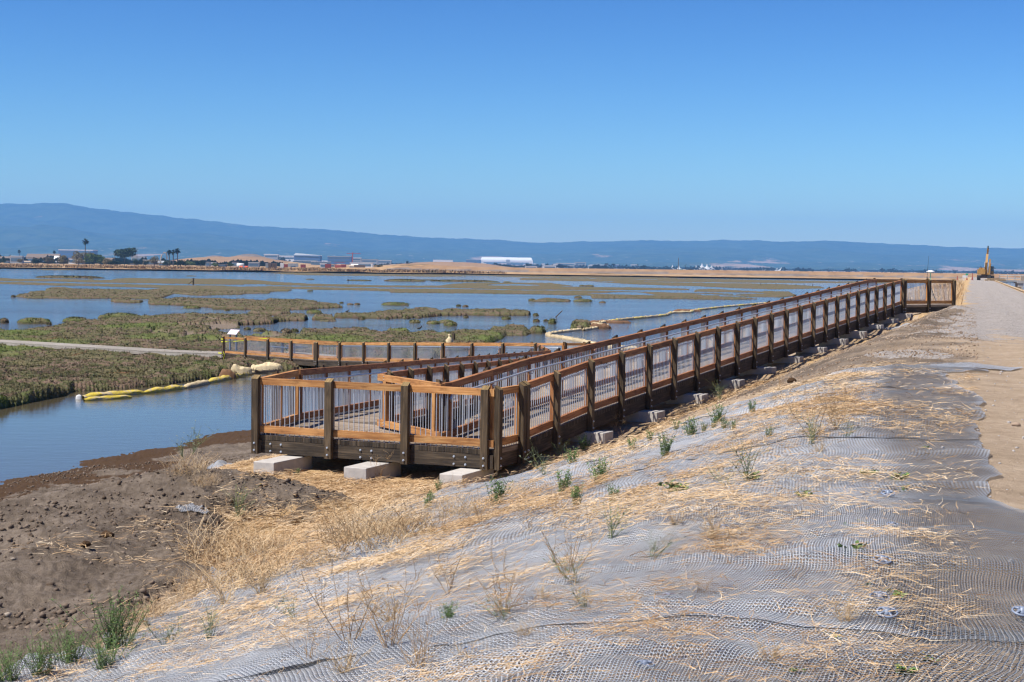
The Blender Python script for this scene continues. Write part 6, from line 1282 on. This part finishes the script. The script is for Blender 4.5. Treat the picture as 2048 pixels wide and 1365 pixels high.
for a_ in [(1180, 1260, 646, .25, 'dark reed litter raft beside the thin boom'), (1350, 1400, 623, .25, 'dark litter raft by the middle of the thin boom')]: heap(*a_, 'rust', 'drift_litter', 'litter')
# small driftwood and stakes
for px, yb, yt, lb in [(386.5, 569, 556.5, 'forked wooden stake in the far channel'), (906, 692, 667, 'dark stake above the walkway rail beside a cream bag'), (696, 562, 559, 'tiny stake in the far open water'), (1296, 541, 536, 'tiny stake on the dry levee')]:
    g = at(px, yb, 0); h = (yb - yt) / F * g.y; t = empty('wooden_stake', g, lb, 'stake'); b = MB(); b.tube([(g.x, g.y, -.5), (g.x + .05, g.y, h)], .10 + g.y * .0003, 6); b.build('shaft', M['dark'], t)
    if px < 400: b = MB(); b.tube([(g.x - 1.4, g.y, 0), (g.x, g.y, h * .6)], .1, 5); b.build('brace', M['dark'], t)
g = at(899, 700, 0); b = MB(); b.smooth = True; hh_ = 31 / F * g.y; b.lathe((g.x, g.y, 0), [(.1, -.1), (.28, .15), (.25, hh_ * .45), (.30, hh_ * .62), (.12, hh_ * .8), (.08, hh_ * .9), (.14, hh_), (.0, hh_ * 1.03)], 10); tag(b.build('cream_bag', M['cream']), 'cream bag tied on a stake behind the walkway rail', 'bag')
def bird(px, py, label):
    g = at(px, py, 0); s_ = .28; t = empty('bird', (g.x, g.y, .35), label, 'bird', 'small dark birds on the marsh'); b = MB(); b.smooth = True; z = .62
    b.tube([(g.x - .22, g.y, z + .05), (g.x - .10, g.y, z), (g.x + .05, g.y, z + .02), (g.x + .16, g.y, z + .10), (g.x + .22, g.y, z + .22), (g.x + .30, g.y, z + .22)], [.015, .07, .09, .06, .045, .01], 8)
    for o in (-.03, .04): b.tube([(g.x + .02, g.y + o, z), (g.x + .02, g.y + o, .2)], .012, 4)
    b.build('body', M['black'], t)
bird(838, 671.5, 'small dark bird on the marsh above the walkway'); bird(694, 634, 'small dark bird on a hummock in the broad water')
b = MB(); g = at(1118, 634.5, 0); b.tube([(g.x - .5, g.y, -.1), (g.x + .4, g.y, .8)], .06, 5); tag(b.build('driftwood', M['dark']), 'thin slanted driftwood stick in the broad water', 'driftwood')

# ------------------------------------------------------------ yellow excavator on the road edge
def excavator():
    d = 335.0; px = 1971; r = ray(px, 556); ex_ = r.x / r.y * d; z0 = 4.5; s = d / F
    X = lambda p: (p - 1970.5) * s; Zp = lambda y: (558.5 - y) * s      # picture size to metres at that distance
    t = empty('excavator', (ex_, d, z0), 'yellow excavator with its boom raised, parked at the road edge', 'excavator'); Y_, K_, G_ = M['yellow'], M['black'], M['glassb']
    def P(nm, bx, m_, par=t): return bx.build(nm, m_, par)
    O = Vector((ex_, d, z0))
    def bb(nm, m_, x0, x1, y0, y1, z0_, z1_, par=t):
        b = MB(); b.box(O + Vector(((x0 + x1) / 2, (y0 + y1) / 2, (z0_ + z1_) / 2)), x1 - x0, y1 - y0, z1_ - z0_); return P(nm, b, m_, par)
    for x0, x1 in ((-1.75, -1.05), (1.05, 1.75)):
        b = MB(); b.smooth = False; prof = []
        for i in range(14):
            a = pi / 2 + pi * i / 13; prof.append((-1.9 + cos(a) * .5, .5 + sin(a) * .5))
        for i in range(14):
            a = -pi / 2 + pi * i / 13; prof.append((1.9 + cos(a) * .5, .5 + sin(a) * .5))
        A_ = [O + Vector((x0, y, z)) for y, z in prof]; C_ = [O + Vector((x1, y, z)) for y, z in prof]; n = len(prof)
        for i in range(n): j = (i + 1) % n; b.poly([A_[i], A_[j], C_[j], C_[i]])
        b.poly(A_[::-1]); b.poly(C_); tk = P('track', b, K_)
        for i in range(n): q = (A_[i] + C_[i]) / 2; b = None
        b = MB()
        for i in range(0, n): q = (A_[i] + C_[i]) / 2; b.box(q, x1 - x0 + .05, .08, .08)
        P('track_shoe', b, K_, tk); bb('track_frame', M['brownp'], x0 + .1, x1 - .1, -1.4, 1.4, .3, .75, tk)
    bb('undercarriage', M['brownp'], -1.05, 1.05, -1.0, 1.0, .45, 1.05)
    b = MB(); b.lathe(O + Vector((0, 0, 1.0)), [(.9, 0), (.9, .25)], 16); P('slew_ring', b, K_)
    bd = bb('body', Y_, -1.75, -.10, -1.5, 2.6, 1.25, 2.35); bb('counterweight', Y_, -1.7, 1.5, 1.9, 2.8, 1.2, 2.3); bb('deck_plate', Y_, -.1, 1.7, -1.2, 1.9, 1.22, 1.4)
    bb('engine_hood', Y_, -1.4, -.2, .2, 2.3, 2.35, 2.65); b = MB(); b.tube([O + Vector((-1.0, .8, 2.6)), O + Vector((-1.0, .8, 3.1))], .06, 8); P('exhaust', b, K_)
    hr = MB()
    for x in (-1.65, -.9, -.3): hr.tube([O + Vector((x, -1.3, 2.3)), O + Vector((x, -1.3, 2.75))], .03, 5)
    hr.tube([O + Vector((-1.65, -1.3, 2.75)), O + Vector((-.3, -1.3, 2.75))], .03, 5); P('guard_rail', hr, K_)
    cb = MB(); cb.box(O + Vector((1.15, -.75, 1.62)), .98, 1.7, .55); cab = P('cab', cb, Y_); bb('cab_window', G_, .70, 1.60, -1.62, .05, 1.9, 2.85, cab); bb('cab_roof', K_, .64, 1.66, -1.66, .12, 2.85, 2.97, cab)
    for x in (.68, 1.60):
        b = MB(); b.box(O + Vector((x, -1.6, 2.38)), .06, .06, .96); P('cab_pillar', b, K_, cab)
    b = MB(); b.tube([O + Vector((1.62, -1.5, 2.7)), O + Vector((1.85, -1.6, 2.6))], .03, 5); b.box(O + Vector((1.88, -1.6, 2.55)), .14, .05, .26); P('mirror', b, K_, cab)
    # boom: up and away, arm folded down before it
    def arm(nm, m_, pts, ws, wx): 
        b = MB()
        for (p, q), (w0, w1) in zip(zip(pts[:-1], pts[1:]), zip(ws[:-1], ws[1:])):
            p = O + Vector(p); q = O + Vector(q); dv = (q - p).normalized(); nn = Vector((1, 0, 0)).cross(dv).normalized(); ex2 = Vector((wx / 2, 0, 0))
            b.box8([p - ex2 - nn * w0 / 2, p + ex2 - nn * w0 / 2, p + ex2 + nn * w0 / 2, p - ex2 + nn * w0 / 2, q - ex2 - nn * w1 / 2, q + ex2 - nn * w1 / 2, q + ex2 + nn * w1 / 2, q - ex2 + nn * w1 / 2])
        return P(nm, b, m_)
    bm_ = arm('boom', Y_, [(.0, -.6, 1.5), (.1, -1.2, 3.6), (.25, -.2, 5.6)], [.55, .8, .5], .48)
    st = arm('stick', Y_, [(.26, -.1, 5.4), (.32, -.6, 6.4), (.34, -1.0, 6.85)], [.5, .35, .3], .36); arm('ram_tip', K_, [(.34, -1.0, 6.8), (.36, -1.15, 7.35)], [.24, .22], .26)
    for dx in (-.38, .42): b = MB(); b.tube([O + Vector((.05 + dx, -1.0, 1.6)), O + Vector((.1 + dx, -1.5, 2.9))], .11, 8); b.tube([O + Vector((.1 + dx, -1.5, 2.9)), O + Vector((.14 + dx, -1.35, 3.9))], .06, 8); P('hydraulic_ram', b, M['steel'])
    lk = arm('linkage', Y_, [(.72, -2.0, 1.1), (.78, -2.1, 3.0), (.80, -1.9, 4.5)], [.4, .45, .5], .34); arm('linkage_ram', K_, [(.98, -2.2, 1.3), (1.0, -2.2, 3.6)], [.16, .16], .16)
    b = MB(); b.box(O + Vector((.72, -2.3, .75)), .75, .7, .8); b.box(O + Vector((.72, -2.55, .25)), .5, .4, .5); P('breaker_attachment', b, K_)
    t.rotation_euler.z = -.285
    return t
excavator()
M['lumber'] = simple('raw_lumber', (.40, .28, .15), .8, 0, .25, 2)
def onroad(px, d, z=4.5): r = ray(px, 550); return Vector((r.x / r.y * d, d, z))
for i, (px, d, L, lb) in enumerate([(1985, 318, 3.2, 'timber beam lying before the excavator tracks'), (1996, 316, 3.6, 'tan timber bundle right of the excavator'), (2030, 190, 2.2, 'pale broken board on the right bank')]):
    p = onroad(px, d, 4.62 if i < 2 else 4.05); t = empty('timber_beam', p, lb, 'timber'); b = MB(); b.beam(p + Vector((-L / 2, 0, 0)), p + Vector((L / 2, .6, 0)), .5, .28, (0, 1, 0)); b.beam(p + Vector((-L / 3, .1, .28)), p + Vector((L / 2.4, .5, .3)), .35, .2, (0, 1, 0)); b.build('board', M['lumber'], t)
# straw roll along the right road edge
sv = []
for s in np.linspace(38, 330, 90): x, y = xy(s, -5.95 + .25 * float(fbm(np.array([s * .1]), np.array([1.0]), 3, 2)[0])); sv.append(Vector((x, y, hz(x, y) + .12 if y < 500 else 4.5)))
b = MB(); b.smooth = True; b.tube(sv, .10, 8); tag(b.build('straw_wattle', M['straw'] if False else M['lumber']), 'long tan straw wattle along the right edge of the road', 'straw roll')
# people-sized markers far down the road
for px, d, m_, lb in [(1915, 330, 'redp', 'small red marker left of the white sign board'), (1934, 330, 'redp', 'slim red marker on the road, nearest the white board'), (1945, 330, 'redp', 'taller red stake on the road left of the excavator')]:
    p = onroad(px, d, 4.4); h = 1.0 if px != 1945 else 1.6; t = empty('road_marker', p, lb, 'marker'); b = MB(); b.lathe(p, [(.22, 0), (.22, .05), (.10, h * .5), (.05, h)], 8); b.build('cone', M[m_], t); b = MB(); b.box(p + Vector((0, 0, .03)), .5, .5, .05); b.build('base', M[m_], t)
p = onroad(1930.5, 330, 4.4); t = empty('sign_board', p, 'small white and green notice board far down the road', 'sign'); M['green'] = simple('sign_green', (.02, .28, .16), .5); b = MB(); b.box(p + Vector((0, 0, .85)), 1.1, .1, .5); b.build('board', M['white'], t); b = MB(); b.box(p + Vector((.35, -.02, 1.3)), .5, .12, .35); b.build('upper_board', M['green'], t)
for sg in (-.4, .4): b = MB(); b.box(p + Vector((sg, .05, .45)), .08, .08, .9); b.build('post', M['white'], t)
# footbridge over the bay side channel
d = 360; A_ = onroad(1996, d, 4.2); C_ = onroad(2120, d, 4.2); A_.z = C_.z = 0; br_ = empty('footbridge', (A_.x, d, 3), 'pale concrete footbridge with railing beyond the excavator', 'bridge'); s = d / F
zb = CZ - (561.0 - 544.5) * s; zt_ = CZ - (550.0 - 544.5) * s
b = MB(); b.box(((A_.x + C_.x) / 2, d, zb - .05), C_.x - A_.x, 2.4, .4); b.build('deck', M['greyp'], br_)
for k in range(2): b = MB(); b.beam((A_.x, d - 1.1, zt_ - .62 * k), (C_.x, d - 1.1, zt_ - .62 * k), .1, .12, (0, 1, 0)); b.build('rail', M['white'], br_)
for k in range(9): x = A_.x + (C_.x - A_.x) * k / 8; b = MB(); b.box((x, d - 1.1, (zb + zt_) / 2), .14, .12, zt_ - zb); b.build('post', M['greyp'], br_)
px_ = onroad(2038.5, d).x; b = MB(); b.box((px_, d - .2, zb / 2 - .5), 1.15, 2.2, zb + .8); b.box((px_, d - .2, zb - .25), 1.7, 2.5, .5); b.build('pier', M['concrete'], br_)
b = MB(); b.box((onroad(2046, d).x, d - 1.3, zb + .5), 1.9, .2, 1.5); b.build('end_panel', M['tanp'], br_)
d = 345; p = onroad(2040, d, 0)
# ------------------------------------------------------------ survey antenna behind the upper landing
dS = 74.0; p = onroad(1861, dS, 0); zg = hz(p.x, p.y); zt_ = CZ - (541.5 - hor(1861)) / F * dS; sv_ = empty('survey_antenna', (p.x, p.y, zg), 'white disc survey antenna on a green pole with tripod behind the landing', 'survey antenna')
b = MB(); b.smooth = True; b.lathe((p.x, p.y, zt_ - .09), [(.02, 0), (.20, .02), (.185, .06), (.09, .10), (.0, .115)], 18); b.build('disc', M['white'], sv_)
b = MB(); b.tube([(p.x, p.y, zg + 1.0), (p.x, p.y, zt_ - .06)], .024, 8); b.build('pole', simple('pale_green_pole', (.28, .55, .36), .5), sv_)
M['lime'] = simple('lime_marker', (.45, .85, .08), .5); M['pink'] = simple('violet_marker', (.45, .12, .6), .5)
for k, (dx, dy, mk) in enumerate([(-.45, -.2, 'pink'), (.42, -.25, 'lime'), (.05, .5, 'orangep')]):
    q0 = Vector((p.x, p.y, zg + 1.15)); q1 = Vector((p.x + dx, p.y + dy, zg + .02)); b = MB(); b.tube([q0, q1], .02, 6); lg = b.build('leg', M['black'], sv_); b = MB(); b.tube([q0.lerp(q1, .72), q0.lerp(q1, .92)], .028, 6); b.build('leg_marker', M[mk], lg)
p2 = onroad(1853.5, dS - .4, 0); zt2 = CZ - (512 - hor(1853)) / F * dS; wh = empty('whip_antenna', (p2.x, p2.y, zg), 'thin tall black whip antenna left of the white survey disc', 'antenna'); b = MB(); b.tube([(p2.x, p2.y, zg), (p2.x + .02, p2.y, zg + 1.6)], .022, 6); b.build('mast', M['black'], wh); b = MB(); b.tube([(p2.x + .02, p2.y, zg + 1.6), (p2.x + .07, p2.y, zt2)], .010, 5, r2=.004); b.build('whip', M['black'], wh)
# fence stakes in the far marsh
for px in (1521, 1532, 1552, 1572, 1592, 1608, 1625):
    g = at(px, 572 + (px - 1521) * .02, 0); b = MB(); b.tube([(g.x, g.y, -.3), (g.x, g.y, 1.1)], .09, 5); tag(b.build('marsh_stake', M['dark']), 'thin dark stake in a line across the far channel', 'stake', 'line of stakes in the far channel')
